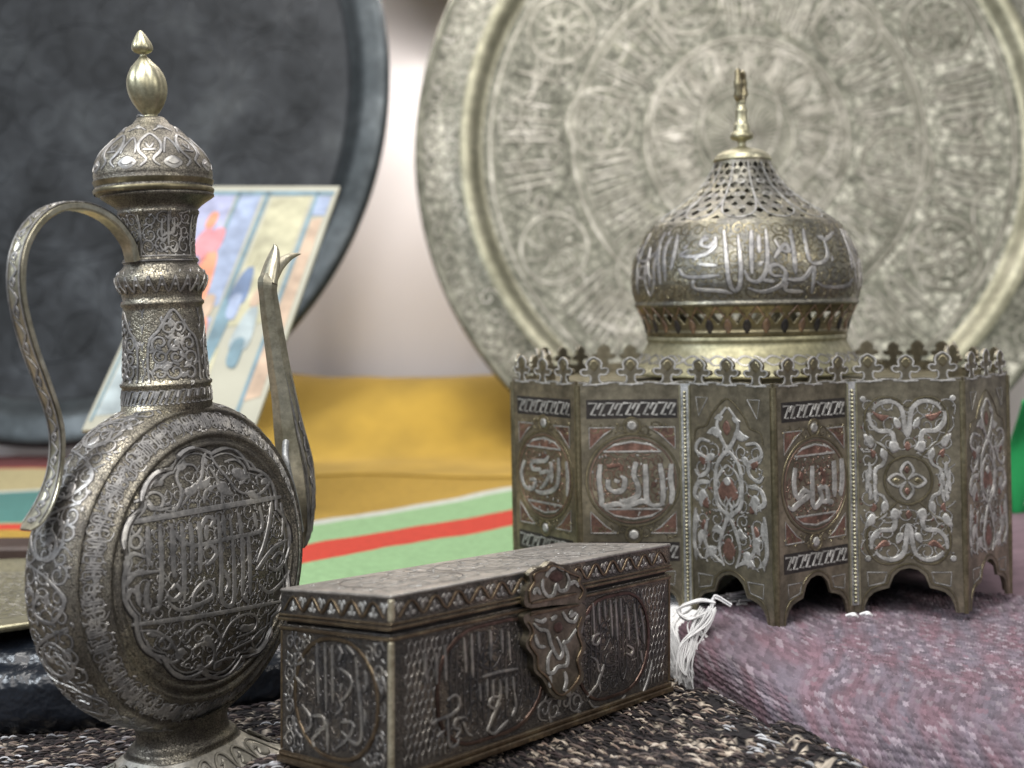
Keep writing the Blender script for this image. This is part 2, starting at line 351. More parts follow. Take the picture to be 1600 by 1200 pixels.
def matte(name, c, rough=0.9, sc_=40, var=0.25, bump=0.2, bs=400, dist=.001, sheen=0.0):
    m, t, b = mat(name); tc = N(t, 'ShaderNodeTexCoord'); o = tc.outputs['Object']
    n = N(t, 'ShaderNodeTexNoise', Scale=sc_, Detail=5.0); t.links.new(o, n.inputs['Vector'])
    lo = tuple(x * (1 - var) for x in c); hi = tuple(min(1, x * (1 + var)) for x in c)
    t.links.new(ramp(t, n.outputs['Fac'], [(0.3, lo), (0.7, hi)]).outputs[0], b.inputs['Base Color'])
    n2 = N(t, 'ShaderNodeTexNoise', Scale=bs, Detail=3.0); t.links.new(o, n2.inputs['Vector'])
    bm = N(t, 'ShaderNodeBump', Strength=bump, Distance=dist); t.links.new(n2.outputs['Fac'], bm.inputs['Height']); t.links.new(bm.outputs[0], b.inputs['Normal'])
    b.inputs['Roughness'].default_value = rough
    if sheen: b.inputs['Sheen Weight'].default_value = sheen
    return m
def yarn_mat(name, rough=0.95, sheen=0.3):
    m, t, b = mat(name); a = N(t, 'ShaderNodeVertexColor'); a.layer_name = 'yarn'
    t.links.new(a.outputs['Color'], b.inputs['Base Color']); b.inputs['Roughness'].default_value = rough; b.inputs['Sheen Weight'].default_value = sheen
    tc = N(t, 'ShaderNodeTexCoord'); n2 = N(t, 'ShaderNodeTexNoise', Scale=2500.0, Detail=2.0); t.links.new(tc.outputs['Object'], n2.inputs['Vector'])
    bm = N(t, 'ShaderNodeBump', Strength=0.35, Distance=0.0003); t.links.new(n2.outputs['Fac'], bm.inputs['Height']); t.links.new(bm.outputs[0], b.inputs['Normal'])
    return m
M['wall'] = matte('pinkish_white_wall', (0.88, 0.83, 0.81), 0.85, 3, 0.06, 0.1, 60)
M['white_yarn'] = matte('white_cotton_yarn', (0.78, 0.78, 0.78), 0.85, 300, 0.08, 0.4, 1800, .0004, .3)
M['knit'] = yarn_mat('mauve_knit_yarn', 0.95, 0.03); M['tweed'] = yarn_mat('black_boucle_yarn', 0.95, 0.0)
M['table'] = matte('table_board', (0.16, 0.12, 0.09), 0.7)
M['leather'] = matte('wrinkled_black_leather', (0.006, 0.008, 0.012), 0.30, 20, 0.5, 0.8, 60, .006)
M['wood'] = matte('dark_brown_wood', (0.045, 0.028, 0.022), 0.5, 30, 0.4)
M['green_cloth'] = matte('emerald_green_cloth', (0.01, 0.27, 0.075), 0.8, 30, 0.2)
M['white_print'] = matte('white_embroidery', (0.8, 0.82, 0.82), 0.8, 60, 0.05)

# ================================================================== setting
g = MB(); g.box(lambda a, b, c: Vector((a, b, c)), -1.6, 1.8, 0.1, 1.9, -0.30, -0.232); tag(g.build('table', M['table']), kind='structure')
# back wall: pale cloth-covered wall with faint vertical folds
X = np.linspace(-2.2, 2.6, 200); Zs = np.linspace(-0.3, 1.6, 30); P = np.zeros((30, 200, 3))
P[..., 0] = X[None]; P[..., 2] = Zs[:, None]; P[..., 1] = 1.62 + 0.006 * np.sin(X * 34)[None] + 0.004 * np.sin(X * 71 + 1)[None]
tag(np_grid('wall', P, M['wall']), kind='structure')
# ================================================================== rugs
def vnoise(X, Y, s, seed):
    """cheap smooth value noise"""
    r = np.random.default_rng(seed); G = r.random((256, 256)); x = X * s + 1000.3; y = Y * s + 1000.7
    i = np.floor(x).astype(int); j = np.floor(y).astype(int); fx = x - i; fy = y - j; fx = fx * fx * (3 - 2 * fx); fy = fy * fy * (3 - 2 * fy)
    g_ = lambda a, b: G[a % 256, b % 256]
    return (g_(i, j) * (1 - fx) + g_(i + 1, j) * fx) * (1 - fy) + (g_(i, j + 1) * (1 - fx) + g_(i + 1, j + 1) * fx) * fy
def rug_mat(name, stops, q):
    """woven stripes as flat colours along the direction given by q = (cx, cy)"""
    m, t, b = mat(name); ge = N(t, 'ShaderNodeNewGeometry'); sp = N(t, 'ShaderNodeSeparateXYZ'); t.links.new(ge.outputs['Position'], sp.inputs[0])
    nz = N(t, 'ShaderNodeTexNoise', Scale=4.5, Detail=4.0); t.links.new(ge.outputs['Position'], nz.inputs['Vector'])
    a = N(t, 'ShaderNodeMath', operation='MULTIPLY'); a.inputs[1].default_value = q[0]; t.links.new(sp.outputs[0], a.inputs[0])
    c = N(t, 'ShaderNodeMath', operation='MULTIPLY_ADD'); c.inputs[1].default_value = q[1]; t.links.new(sp.outputs[1], c.inputs[0]); t.links.new(a.outputs[0], c.inputs[2])
    d = N(t, 'ShaderNodeMath', operation='MULTIPLY_ADD'); d.inputs[1].default_value = 0.060; t.links.new(nz.outputs['Fac'], d.inputs[0]); t.links.new(c.outputs[0], d.inputs[2])
    # position along q from 0.3 to 1.8 mapped to 0..1
    e = N(t, 'ShaderNodeMapRange'); e.inputs['From Min'].default_value = 0.3; e.inputs['From Max'].default_value = 1.8; t.links.new(d.outputs[0], e.inputs['Value'])
    r = ramp(t, e.outputs[0], [((p - .3) / 1.5, cc) for p, cc in stops]); r.color_ramp.interpolation = 'CONSTANT'
    n2 = N(t, 'ShaderNodeTexNoise', Scale=160.0, Detail=4.0, Roughness=.8); t.links.new(ge.outputs['Position'], n2.inputs['Vector'])
    dk = ramp(t, n2.outputs['Fac'], [(0.3, (0.72, 0.72, 0.72)), (0.65, (1.08, 1.08, 1.08))])
    mm = t.nodes.new('ShaderNodeMix'); mm.data_type = 'RGBA'; mm.blend_type = 'MULTIPLY'; mm.inputs[0].default_value = 0.8
    t.links.new(r.outputs[0], mm.inputs[6]); t.links.new(dk.outputs[0], mm.inputs[7]); t.links.new(mm.outputs[2], b.inputs['Base Color'])
    b.inputs['Roughness'].default_value = 0.95
    wv = N(t, 'ShaderNodeTexWave', Scale=260.0, Distortion=1.0); t.links.new(ge.outputs['Position'], wv.inputs['Vector'])
    bm = N(t, 'ShaderNodeBump', Strength=0.6, Distance=0.0012); t.links.new(wv.outputs['Fac'], bm.inputs['Height']); t.links.new(bm.outputs[0], b.inputs['Normal'])
    return m
GR, RD, WH, YE, TE, CR = (0.255, 0.42, 0.21), (0.52, 0.045, 0.022), (0.52, 0.54, 0.48), (0.40, 0.25, 0.035), (0.07, 0.20, 0.18), (0.42, 0.36, 0.19)
def sheet(name, x0, x1, y0, y1, z, nx, ny, m, bend=None, amp=.003, thick=.004):
    X, Y = np.meshgrid(np.linspace(x0, x1, nx), np.linspace(y0, y1, ny)); P = np.stack([X, Y, np.full_like(X, z)], -1)
    P[..., 2] += amp * np.sin(X * 17 + 1) * np.sin(Y * 13)
    if bend: P = bend(P)
    o = np_grid(name, P, m); md = o.modifiers.new('thickness', 'SOLIDIFY'); md.thickness = thick; md.offset = -1; return o
sqr = 1 / math.sqrt(2)
o = sheet('striped_rug', -0.27, 0.9, 0.66, 1.30, -0.1715, 90, 70, rug_mat('striped_rug_weave', [(0.3, GR), (0.702, RD), (0.750, GR), (0.815, WH), (0.830, YE)], (-sqr, sqr)))
tag(o, 'pale green woven rug with a red stripe and a yellow field, lying behind the box', 'rug')
def lift_up(P):
    Y = P[..., 1].copy(); k = np.clip((Y - 1.33) / 0.16, 0, 1); P[..., 2] += 0.082 * k * k * (3 - 2 * k); P[..., 1] = np.minimum(Y, 1.56); 
    P[..., 2] += (vnoise(P[..., 0], Y, 14, 77) - .5) * .004 * (.2 + k) + (vnoise(P[..., 0] + Y * .5, Y * .3, 30, 78) - .5) * .002 * k; P[..., 1] += (vnoise(P[..., 0], Y, 9, 79) - .5) * .05 * (1 - k); return P
o = sheet('mustard_cloth', -0.30, 0.42, 1.22, 1.58, -0.1690, 90, 60, matte('mustard_wool', (0.34, 0.215, 0.03), .95, 14, .22, .6, 300, .002, .05), lift_up, .0012, .0015)
tag(o, 'mustard yellow cloth spread between the trays and rising against the wall', 'cloth')
o = sheet('folded_rug', -1.3, -0.272, 0.75, 1.34, -0.1665, 60, 60, rug_mat('folded_rug_weave', [(0.3, YE), (0.96, RD), (0.98, GR), (0.99, TE), (1.15, WH), (1.165, CR), (1.295, RD), (1.30, (.12, .03, .03))], (-.06, 1.0)))
tag(o, 'yellow rug with teal and red stripes, left of the ewer under the dark tray', 'rug')

# ================================================================== trays leaning on the wall
def lean(cx, cy, Yc, back, yaw=0):
    """frame whose z axis faces the viewer, tipped back"""
    c = px(cx, cy, Yc); n = Vector((math.sin(yaw), -math.cos(yaw) * math.cos(back), math.sin(back))).normalized()
    x = Vector((0, 0, 1)).cross(n).normalized(); y = n.cross(x)
    return Matrix(((x.x, y.x, n.x, c.x), (x.y, y.y, n.y, c.y), (x.z, y.z, n.z, c.z), (0, 0, 0, 1)))
kT = 1.42 / FPX
def tray(name, Mx, rad, mats, lbl, depth=0.012):
    root = empty(name, (0, 0, 0)); root.matrix_world = Mx; tag(root, lbl, 'tray'); return root
# dark tray
Md = lean(118, 140, 1.40, R(13)); rd_ = tray('blackened_tray', Md, 0, None, 'large dark oxidised metal tray leaning at the left behind the ewer')
k = 1.40 / FPX; r0 = 492 * k
prof = [(0.0005, 0), (r0 * .86, 0), (r0 * .875, .001), (r0 * .9, .010), (r0 * .93, .016), (r0 * .965, .014), (r0 * .985, .017), (r0, .013), (r0, .004), (r0 * .9, -.004), (0.0005, -.004)]
# tray is a little taller than wide in the picture: a slightly oval tray
def oval(a): return lambda x, y, z: (x, y * a)
L_ = Lathe(prof, Matrix(), oval(1.14)); mb = MB(); L_.into(mb, 160); mb.m = [0 if i < 160 * 2 else 1 for i in range(len(mb.m))]
mb.build('dish', [M['tray_dark'], M['tray_rim']], rd_)
mb = MB(); S = lambda x, y: (Vector((x, y * 1.14, 0)), Vector((0, 0, 1)))
for rr in (.84, .78, .5, .46, .2): ring(mb, S, 0, 0, r0 * rr, r0 * rr, .003, k=60, g=.001, h=.001)
for i in range(12):
    a = i * PI / 6; ring(mb, S, math.cos(a) * r0 * .64, math.sin(a) * r0 * .64, r0 * .13, r0 * .13, .003, g=.001, h=.001)
scrolls(mb, S, -r0 * .8, r0 * .8, -r0 * .8, r0 * .8, .06, .003, seed=4, ok=lambda x, y: math.hypot(x, y) < r0 * .8, h=.0008)
tag(mb.build('chased_pattern', [M['tray_dark'], M['tray_dark']], rd_), kind='stuff')
# silvered tray
Ms = lean(1166, 215, 1.38, R(12), R(-6)); rs_ = tray('engraved_tray', Ms, 0, None, 'large round silvered brass tray with engraved lettering, leaning behind the domed casket')
k = 1.38 / FPX; r0 = 520 * k; OV = 1.075
prof = [(0.0005, 0), (r0 * .80, 0), (r0 * .815, .003), (r0 * .825, .012), (r0 * .85, .017), (r0 * .865, .014), (r0 * .98, .013), (r0 * .99, .017), (r0, .016), (r0 * 1.004, .012), (r0, .006), (r0 * .85, .002), (r0 * .8, -.004), (0.0005, -.004)]
L_ = Lathe(prof, Matrix(), oval(OV)); mb = MB(); L_.into(mb, 160)
mb.m = [(2 if 1 <= (i // 160) <= 4 else (1 if 6 <= (i // 160) <= 7 else 0)) for i in range(len(mb.m))]
mb.build('dish', [M['tray'], M['tray_groove'], M['tray_gold']], rs_)
mb = MB(); S = lambda x, y: (Vector((x * r0, y * r0 * OV, 0)), Vector((0, 0, 1)))
SP = lambda a, r: S(r * math.cos(a), r * math.sin(a))
kw = dict(g=.0022, h=.0013)
for rr, wd in ((.775, .004), (.52, .0045), (.30, .004), (.14, .003), (.50, .002), (.285, .002)): ring(mb, S, 0, 0, rr, rr, wd, k=72, **kw)
for i in range(6):
    a = R(29 + 60 * i); c, s = math.cos(a), math.sin(a)
    ring(mb, S, .655 * c, .655 * s, .10, .10, .004, k=28, **kw); ring(mb, S, .655 * c, .655 * s, .07, .07, .002, k=24, mi=0, **kw)
    for j in range(9): ribbon(mb, S, [(.655 * c + .015 * math.cos(j * .7), .655 * s + .015 * math.sin(j * .7)), (.655 * c + .05 * math.cos(j * .7 + .3), .655 * s + .05 * math.sin(j * .7 + .3)), (.655 * c + .09 * math.cos(j * .7), .655 * s + .09 * math.sin(j * .7))], .003, **kw)
    a2 = a + R(30)
    pts = [(a2 - .32, .56), (a2 - .37, .65), (a2 - .32, .74), (a2, .76), (a2 + .32, .74), (a2 + .37, .65), (a2 + .32, .56), (a2, .545)]
    ribbon(mb, SP, pts, .005, closed=True, n=5, **kw)
    script(mb, SP, a2 + .31, a2 - .31, .565, .74, .0042, sx=1.5, seed=i + 3, dens=1.15, h=.002)
    a3 = R(-8 + 60 * i + random.uniform(-6, 6)); rm = .46 + random.uniform(-.02, .02); c3, s3 = math.cos(a3), math.sin(a3)
    ring(mb, S, rm * c3, rm * s3, .10, .10, .004, k=26, **kw)
    scrolls(mb, S, rm * c3 - .07, rm * c3 + .07, rm * s3 - .07, rm * s3 + .07, .045, .0028, seed=i + 90, n=2, h=.001)
    script(mb, SP, a3 + R(52), a3 + R(9), .325, .50, .0034, sx=1.9, seed=i + 30, h=.0016, dens=1.1)
    ribbon(mb, SP, [(a3 + .2, .31), (a3 + .45, .40), (a3 + .6, .52)], .004, mi=0, **kw)
ring(mb, S, -.09, .06, .33, .33, .005, k=60, mi=0, **kw); ring(mb, S, -.09, .06, .19, .19, .004, k=40, **kw); ring(mb, S, .07, .05, .2, .2, .004, k=40, **kw)
for i in range(16):
    a = i * PI / 8; ribbon(mb, SP, [(a - .2, .15), (a - .1, .24), (a, .28), (a + .1, .24), (a + .2, .15)], .003, **kw)
    leaf(mb, SP, a, .17, PI / 2, .10, .2, h=.001)
for i in range(40):
    a = i * PI / 20; ribbon(mb, SP, [(a, .02), (a + .1, .08), (a, .13)], .0016, **kw)
scrolls(mb, SP, 0, 2 * PI, .15, .77, .075, .003, sx=2.0, seed=8, h=.0012, n=1, ok=lambda a, r: (r < .3 or r > .53))
SR = lambda a, r: (Vector((r * r0 * math.cos(a), r * r0 * OV * math.sin(a), .0135)), Vector((0, 0, 1)))
scrolls(mb, SR, 0, 2 * PI, .875, .975, .05, .0022, sx=1.05, seed=9, h=.001, n=1)
tag(mb.build('engraving', [M['tray_groove'], M['tray_line']], rs_), kind='stuff')
# a third tray barely in view above the gap between the two
Mt = lean(690, -222, 1.56, R(8)); rt = tray('hanging_plate', Mt, 0, None, 'edge of a grey metal plate above the gap between the two big trays')
mb = MB(); kk = 1.56 / FPX; Lathe([(0.0005, 0), (170 * kk, 0), (186 * kk, .012), (208 * kk, .013), (220 * kk, .016), (228 * kk, .012), (220 * kk, .004), (0.0005, -.003)], Matrix()).into(mb, 96)
mb.build('dish', M['tray_groove'], rt)

# ================================================================== painted card leaning on the dark tray
Yc = 0.98
q = [px(128, 672, .93), px(396, 672, .93), px(531, 291, 1.10), px(262, 296, 1.10)]
rc = empty('painted_card', q[0]); tag(rc, 'cream card with a blue and orange painting, propped up behind the ewer', 'painting')
ex = q[1] - q[0]; ey = q[2] - q[1]; nn = ex.cross(ey).normalized(); nn = nn if nn.y < 0 else -nn
f = lambda a, b, t: ex * a + ey * b + nn * t
mb = MB(); mb.box(lambda a, b, c: f(a, b, c), 0, 1, 0, 1, -.004, 0); mb.build('card', matte('cream_card', (0.33, 0.325, 0.26), .6, 20, .1), rc, recalc=True)
PC = {'sky': (0.23, 0.28, 0.39), 'lav': (0.27, 0.285, 0.41), 'cream': (0.36, 0.345, 0.23), 'teal': (0.12, 0.20, 0.24), 'orange': (0.58, 0.22, 0.12), 'rose': (0.48, 0.19, 0.21), 'navy': (0.10, 0.15, 0.25), 'grey': (0.28, 0.33, 0.34), 'tan': (0.38, 0.28, 0.20)}
pk = list(PC); pm = [matte('paint_' + n_, PC[n_], .6, 60, .3) for n_ in pk]; mb = MB()
def patch(c, pts, t=.0004): mb.prism(pts, f, .0001, t, pk.index(c))
strips = [('lav', .04, .32, .50, .97), ('sky', .34, .50, .45, .97), ('cream', .56, .84, .38, .95), ('tan', .88, .97, .1, .85), ('cream', .45, .62, .05, .3), ('grey', .04, .4, .05, .3), ('sky', .3, .5, .25, .42), ('cream', .05, .28, .3, .46)]
for c, a, b, y0, y1 in strips: patch(c, [(a, y0), (b, y0 + .02), (b - .01, y1), (a + .01, y1 - .01)])
for a0, w_ in ((.02, .015), (.325, .02), (.515, .03), (.855, .025)): patch('teal', [(a0, .03), (a0 + w_, .03), (a0 + w_, .97), (a0, .97)], .0006)
patch('teal', [(.02, .975), (.98, .975), (.98, .955), (.02, .955)], .0006)
patch('teal', [(.5, .03), (.56, .03), (.62, .5), (.55, .5)], .0007); patch('sky', [(.88, .86), (.97, .86), (.97, .95), (.88, .95)], .0007)
def fig(cx, cy, s, c1, c2, c3):
    patch(c1, cr([(cx - .09 * s, cy), (cx + .1 * s, cy), (cx + .08 * s, cy + .22 * s), (cx + .02 * s, cy + .28 * s), (cx - .06 * s, cy + .2 * s)], 4, True), .0009)
    patch(c2, cr([(cx - .04 * s, cy + .28 * s), (cx + .05 * s, cy + .28 * s), (cx + .05 * s, cy + .38 * s), (cx - .03 * s, cy + .38 * s)], 4, True), .001)
    patch(c3, cr([(cx - .05 * s, cy - .1 * s), (cx + .06 * s, cy - .12 * s), (cx + .05 * s, cy + .05 * s), (cx - .06 * s, cy + .04 * s)], 4, True), .0011)
fig(.30, .45, .9, 'orange', 'rose', 'cream'); fig(.22, .64, .6, 'rose', 'orange', 'navy'); fig(.60, .48, .55, 'navy', 'cream', 'sky'); fig(.42, .2, .8, 'orange', 'tan', 'sky'); fig(.72, .3, .6, 'grey', 'tan', 'teal')
tag(mb.build('painting', pm, rc, recalc=True), kind='stuff')

# ================================================================== green cloth at the right edge
rg = empty('green_cloth', px(1640, 700, .92)); tag(rg, 'bright green cloth with white scroll embroidery at the right edge behind the casket', 'cloth')
mb = MB(); c0 = px(1640, 700, .92); kk = .92 / FPX
rows = [[Vector((x * kk, .008 * math.sin(x * .09 + y * .03) + (y) * .00012, -y * kk)) for x in range(-58, 200, 8)] for y in range(-78, 110, 8)]
mb.grid(rows); o = mb.build('cloth', M['green_cloth'], rg); md = o.modifiers.new('t', 'SOLIDIFY'); md.thickness = .003
mb = MB(); S = lambda x, y: (Vector((x * kk, .008 * math.sin(x * .09 + y * .03) + y * .00012 - .0005, -y * kk)), Vector((0, -1, 0)))
for x0 in (-35, 40, 110):
    ribbon(mb, S, [(x0 - 8, 70), (x0 - 12, 30), (x0 + 14, 20), (x0 + 8, -10), (x0 - 12, -5), (x0 - 8, -28), (x0 + 14, -34)], .006, g=0, h=.0008)
    ribbon(mb, S, [(x0 - 12, 100), (x0 + 4, 50), (x0 + 20, 80)], .008, g=0, h=.0008)
tag(mb.build('embroidery', [M['white_print'], M['white_print']], rg), kind='stuff')

# ================================================================== cloths in front
rng = np.random.default_rng(5)
ANCH = np.array([(-.041, .414, -.1672), (.071, .547, -.1750), (-.089, .47, -.1775), (.02, .60, -.178), (.03, .47, -.1705), (-.02, .52, -.176), (-.134, .50, -.2010), (-.16, .47, -.201), (-.11, .52, -.199), (-.24, .56, -.203), (-.3, .5, -.203),
                 (.0, .38, -.163), (.05, .43, -.164), (.086, .525, -.1665), (.10, .48, -.1655), (.118, .45, -.1665), (.14, .42, -.184), (.155, .44, -.200), (.17, .40, -.210), (.17, .48, -.212), (.2, .44, -.213), (.22, .5, -.213), (.25, .4, -.213), (.12, .53, -.19), (.10, .58, -.192), (.2, .35, -.2), (-.1, .40, -.18), (-.2, .42, -.2), (.05, .33, -.172), (-.05, .3, -.19), (-.06, .6, -.19), (-.2, .7, -.2), (.2, .6, -.2)])
def cloth_z(X, Y):
    X = np.asarray(X, float); Y = np.asarray(Y, float); num = np.zeros_like(X); den = np.zeros_like(X)
    for a, b, c in ANCH:
        w_ = 1 / ((X - a) ** 2 + (Y - b) ** 2 + 6e-5) ** 1.6; num += w_ * c; den += w_
    z = num / den
    groove = np.exp(-((X - (.094 + (.53 - Y) * .25)) / .004) ** 2) * .006 * (Y < .56)      # gap between two rolls
    return z - groove
nx, ny = 300, 280; X, Y = np.meshgrid(np.linspace(-.42, .26, nx), np.linspace(.28, .68, ny)); Zc = cloth_z(X, Y)
row = 0
Zc = Zc + row + (vnoise(X, Y, 350, 1) - .5) * .0022 + (vnoise(X, Y, 900, 2) - .5) * .0012
n_ = vnoise(X, Y * .6, 620, 3); C = np.where(n_[..., None] > .74, np.array([.42, .36, .29]), np.array([.008, .006, .007])) * (.5 + vnoise(X, Y, 1300, 4)[..., None])
o = np_grid('boucle_blanket', np.stack([X, Y, Zc], -1), M['tweed'], C); tag(o, 'black knitted blanket flecked with cream yarn under the ewer and the box', 'blanket')
# slubs of yarn lying on it
V = []; F = []; CC = []; nb = 0; rdn = random.Random(11)
for i in range(14500):
    y = rdn.uniform(.36, .62); x = rdn.uniform(-.22 - (y - .36) * .3, .18)
    hx = HX + FPX * x / y
    if hx < -40 or hx > 1400: continue
    right = x > -.05
    A_ = R(-48 if right else 8); ang = A_ + R(rdn.gauss(0, 15)); L = rdn.uniform(.0035, .007); r = rdn.uniform(.00035, .0006)
    u_ = x * math.cos(A_) + y * math.sin(A_); v_ = -x * math.sin(A_) + y * math.cos(A_)
    row_ = round(v_ / .0026) * .0026; dv = (row_ - v_) * .75
    x, y = x - dv * math.sin(A_), y + dv * math.cos(A_)
    tone = noise.noise(Vector((u_ * 80, row_ * 900, 3.1))) + rdn.gauss(0, .12)
    if tone > .30: c = rdn.choice([(.36, .30, .24), (.27, .215, .17), (.46, .40, .335), (.18, .13, .105)]) if right and x < .085 else rdn.choice([(.30, .30, .31), (.16, .16, .17), (.44, .44, .455), (.22, .20, .205)])
    elif tone > .10: c = rdn.choice([(.13, .10, .085), (.07, .055, .05), (.20, .155, .125)])
    else: c = rdn.choice([(.010, .008, .009), (.018, .014, .014), (.035, .024, .024)])
    V.append((x, y, ang, L, r, c))
zz = cloth_z([v[0] for v in V], [v[1] for v in V]); VV = []; FF = []; CC = []
for (x, y, ang, L, r, c), z in zip(V, zz):
    b = len(VV); dx, dy = math.cos(ang), math.sin(ang); bend = rdn.uniform(-.22, .22) * L; zt = z + rdn.uniform(-.0002, .0010)
    for k in range(5):
        t = k / 4 - .5; rr = r * (1 - (2 * t) ** 4 * .75); cx = x + dx * L * t - dy * bend * (1 - 4 * t * t); cy = y + dy * L * t + dx * bend * (1 - 4 * t * t); cz = zt + .0007 * (1 - 4 * t * t)
        for m_ in range(4):
            a = m_ * 2 * PI / 4; VV.append((cx - dy * rr * math.cos(a), cy + dx * rr * math.cos(a), cz + rr * math.sin(a))); CC.append((*c, 1))
    for k in range(4):
        for m_ in range(4): FF.append((b + k * 4 + m_, b + k * 4 + (m_ + 1) % 4, b + (k + 1) * 4 + (m_ + 1) % 4, b + (k + 1) * 4 + m_))
me = bpy.data.meshes.new('yarn_slubs'); me.from_pydata(VV, [], FF); at = me.color_attributes.new('yarn', 'FLOAT_COLOR', 'POINT'); at.data.foreach_set('color', np.array(CC, np.float32).ravel())
me.materials.append(M['tweed']); me.polygons.foreach_set('use_smooth', [True] * len(FF)); tag(link('yarn_slubs', me, o), kind='stuff')

# mauve throw: folded edge, param a across (left to right), b from the bottom of the fold to the back
def throw_pos(a, b):
    """a in metres along the fold, b in metres across it (0 at the bottom of the rounded edge)"""
    ye = np.where(a < .035, .585 - a * 2.55, .496 - (a - .035) * .45) ; ye = np.maximum(ye, .40)
    xl = .0905 + np.clip(b - .03, 0, 1) * .42 - .006 * np.sin(np.clip(b / .05, 0, 1) * PI)
    X = xl + a; Y = ye + b * 1.0
    wd = .070 - .02 * np.exp(-a / .03)
    t = np.clip(b / wd, 0, 1); z = -.2005 + .0395 * np.sqrt(np.clip(1 - (1 - t) ** 2.1, 0, 1))
    Y = Y + .006 * (1 - np.clip(t * 3, 0, 1)) ** 2
    z = z + .0016 * np.sin(a * 38 + 1) * np.clip(t, 0, 1) + .0022 * (vnoise(a + 0 * b, b + 0 * a, 16, 9) - .5) + np.clip(Y - .60, 0, .1) * .006
    z = z + np.clip((Y - .655) / .1, 0, 1) * np.clip((X - .23) / .05, 0, 1) * .006
    return X, Y, z
def throw_nrm(a, b):
    e = 1e-4; p = np.stack(throw_pos(a, b), -1); q1 = np.stack(throw_pos(a + e, b), -1) - p; q2 = np.stack(throw_pos(a, b + e), -1) - p
    n = np.cross(q1, q2); n /= np.linalg.norm(n, axis=-1, keepdims=True) + 1e-12; return p, n
sw, sh = .0022, .0028; A1, B1 = .27, .215
na = int(A1 / sw * 5); nb_ = int(B1 / sh * 6); Aa, Bb = np.meshgrid(np.linspace(0, A1, na), np.linspace(0, B1, nb_))
p, n = throw_nrm(Aa, Bb)
wob = (vnoise(Aa, Bb, 26, 21) - .5) * .7
u = Aa / sw + wob * .5 + Bb / sh * .25; v = Bb / sh + wob; ui = np.floor(u).astype(int); uf = u - ui
vv = v - .45 * np.abs(uf - .5) * 2; vi = np.floor(vv).astype(int); vf = vv - vi
G0 = np.random.default_rng(13).random((512, 512)); hgt = np.sqrt(np.clip(1 - (2 * uf - 1) ** 2 * .95, 0, 1)) * .15 + np.sqrt(np.clip(1 - (np.abs(uf * 2 % 1 - .5) * 2) ** 2, 0, 1)) * .6 * np.sqrt(np.clip(1 - (2 * vf - 1) ** 2, 0, 1))
hgt = hgt * (.75 + .5 * G0[ui % 512, vi % 512]); p = p + n * (hgt * .0024)[..., None] + n * ((vnoise(Aa, Bb, 1500, 5) - .5) * .0003)[..., None]
G1 = np.random.default_rng(3).random((512, 512, 2)); rr = G1[ui % 512, vi % 512]
st = vnoise(u * 1.0 + 0 * v, v * .13, .55, 31); big = vnoise(Aa, Bb, 22, 33)
mauve, pink, grey, pale = np.array([.145, .094, .115]), np.array([.160, .088, .107]), np.array([.130, .114, .140]), np.array([.28, .24, .268])
st2 = vnoise(Aa * 1.0, Bb * .3 + Aa * .1, 240, 41); t1 = np.clip((st * .5 + st2 * .5 - .25) * 1.6, 0, .85)[..., None]; t2 = np.clip((st2 - .2) * -3 + .5, 0, .6)[..., None]
C = mauve * (1 - t1) + grey * t1; C = C * (1 - t2) + (pink * .6 + mauve * .4) * t2
C = np.where((rr[..., 0] > .97)[..., None], pink * .5 + C * .5, C); C = np.where((rr[..., 0] < .16)[..., None], pale * .55 + C * .45, C); C = C * (.66 + .62 * rr[..., 1:2]) * (.85 + .3 * big[..., None])
throw = np_grid('mauve_throw', p, M['knit'], C); tag(throw, 'folded mauve knitted throw with grey and pink stitches under the domed casket', 'throw')
# the rest of it, behind and to the right
Aa, Bb = np.meshgrid(np.concatenate([np.linspace(0, A1, 60), np.linspace(A1 + .01, .75, 40)]), np.linspace(B1, .50, 60)); p2, n2 = throw_nrm(Aa, Bb)
C2 = mauve * (.8 + .5 * vnoise(Aa, Bb, 400, 6)[..., None]); o = np_grid('far_fold', p2, M['knit'], C2, throw)
Aa, Bb = np.meshgrid(np.linspace(A1, .75, 50), np.linspace(0, B1, 50)); p2, n2 = throw_nrm(Aa, Bb); np_grid('side_fold', p2, M['knit'], mauve * (.8 + .5 * vnoise(Aa, Bb, 400, 6)[..., None]), throw)
# fuzz
mb = MB(); fz = random.Random(2)
aa = np.array([fz.uniform(0, A1) for _ in range(5200)]); bb = np.array([fz.uniform(0.005, B1) for _ in range(5200)]); pf, nf = throw_nrm(aa, bb)
for i in range(len(aa)):
    P0 = Vector(pf[i]) + Vector(nf[i]) * .0006; d = Vector((fz.gauss(0, 1), fz.gauss(0, 1), fz.gauss(0, .3))).normalized(); L = fz.uniform(.0015, .004); nn = Vector(nf[i]); sd = d.cross(nn).normalized() * .00005
    a, b, c = P0, P0 + d * L * .5 + nn * .0009 * fz.random() * 1.5, P0 + d * L + sd * fz.uniform(-12, 12) + nn * .0004
    mb.add([a - sd, a + sd, b - sd, b + sd, c], [(0, 1, 3, 2), (2, 3, 4)])
tag(mb.build('fuzz', matte('mauve_fuzz', (.38, .28, .32), .9), throw), kind='stuff')
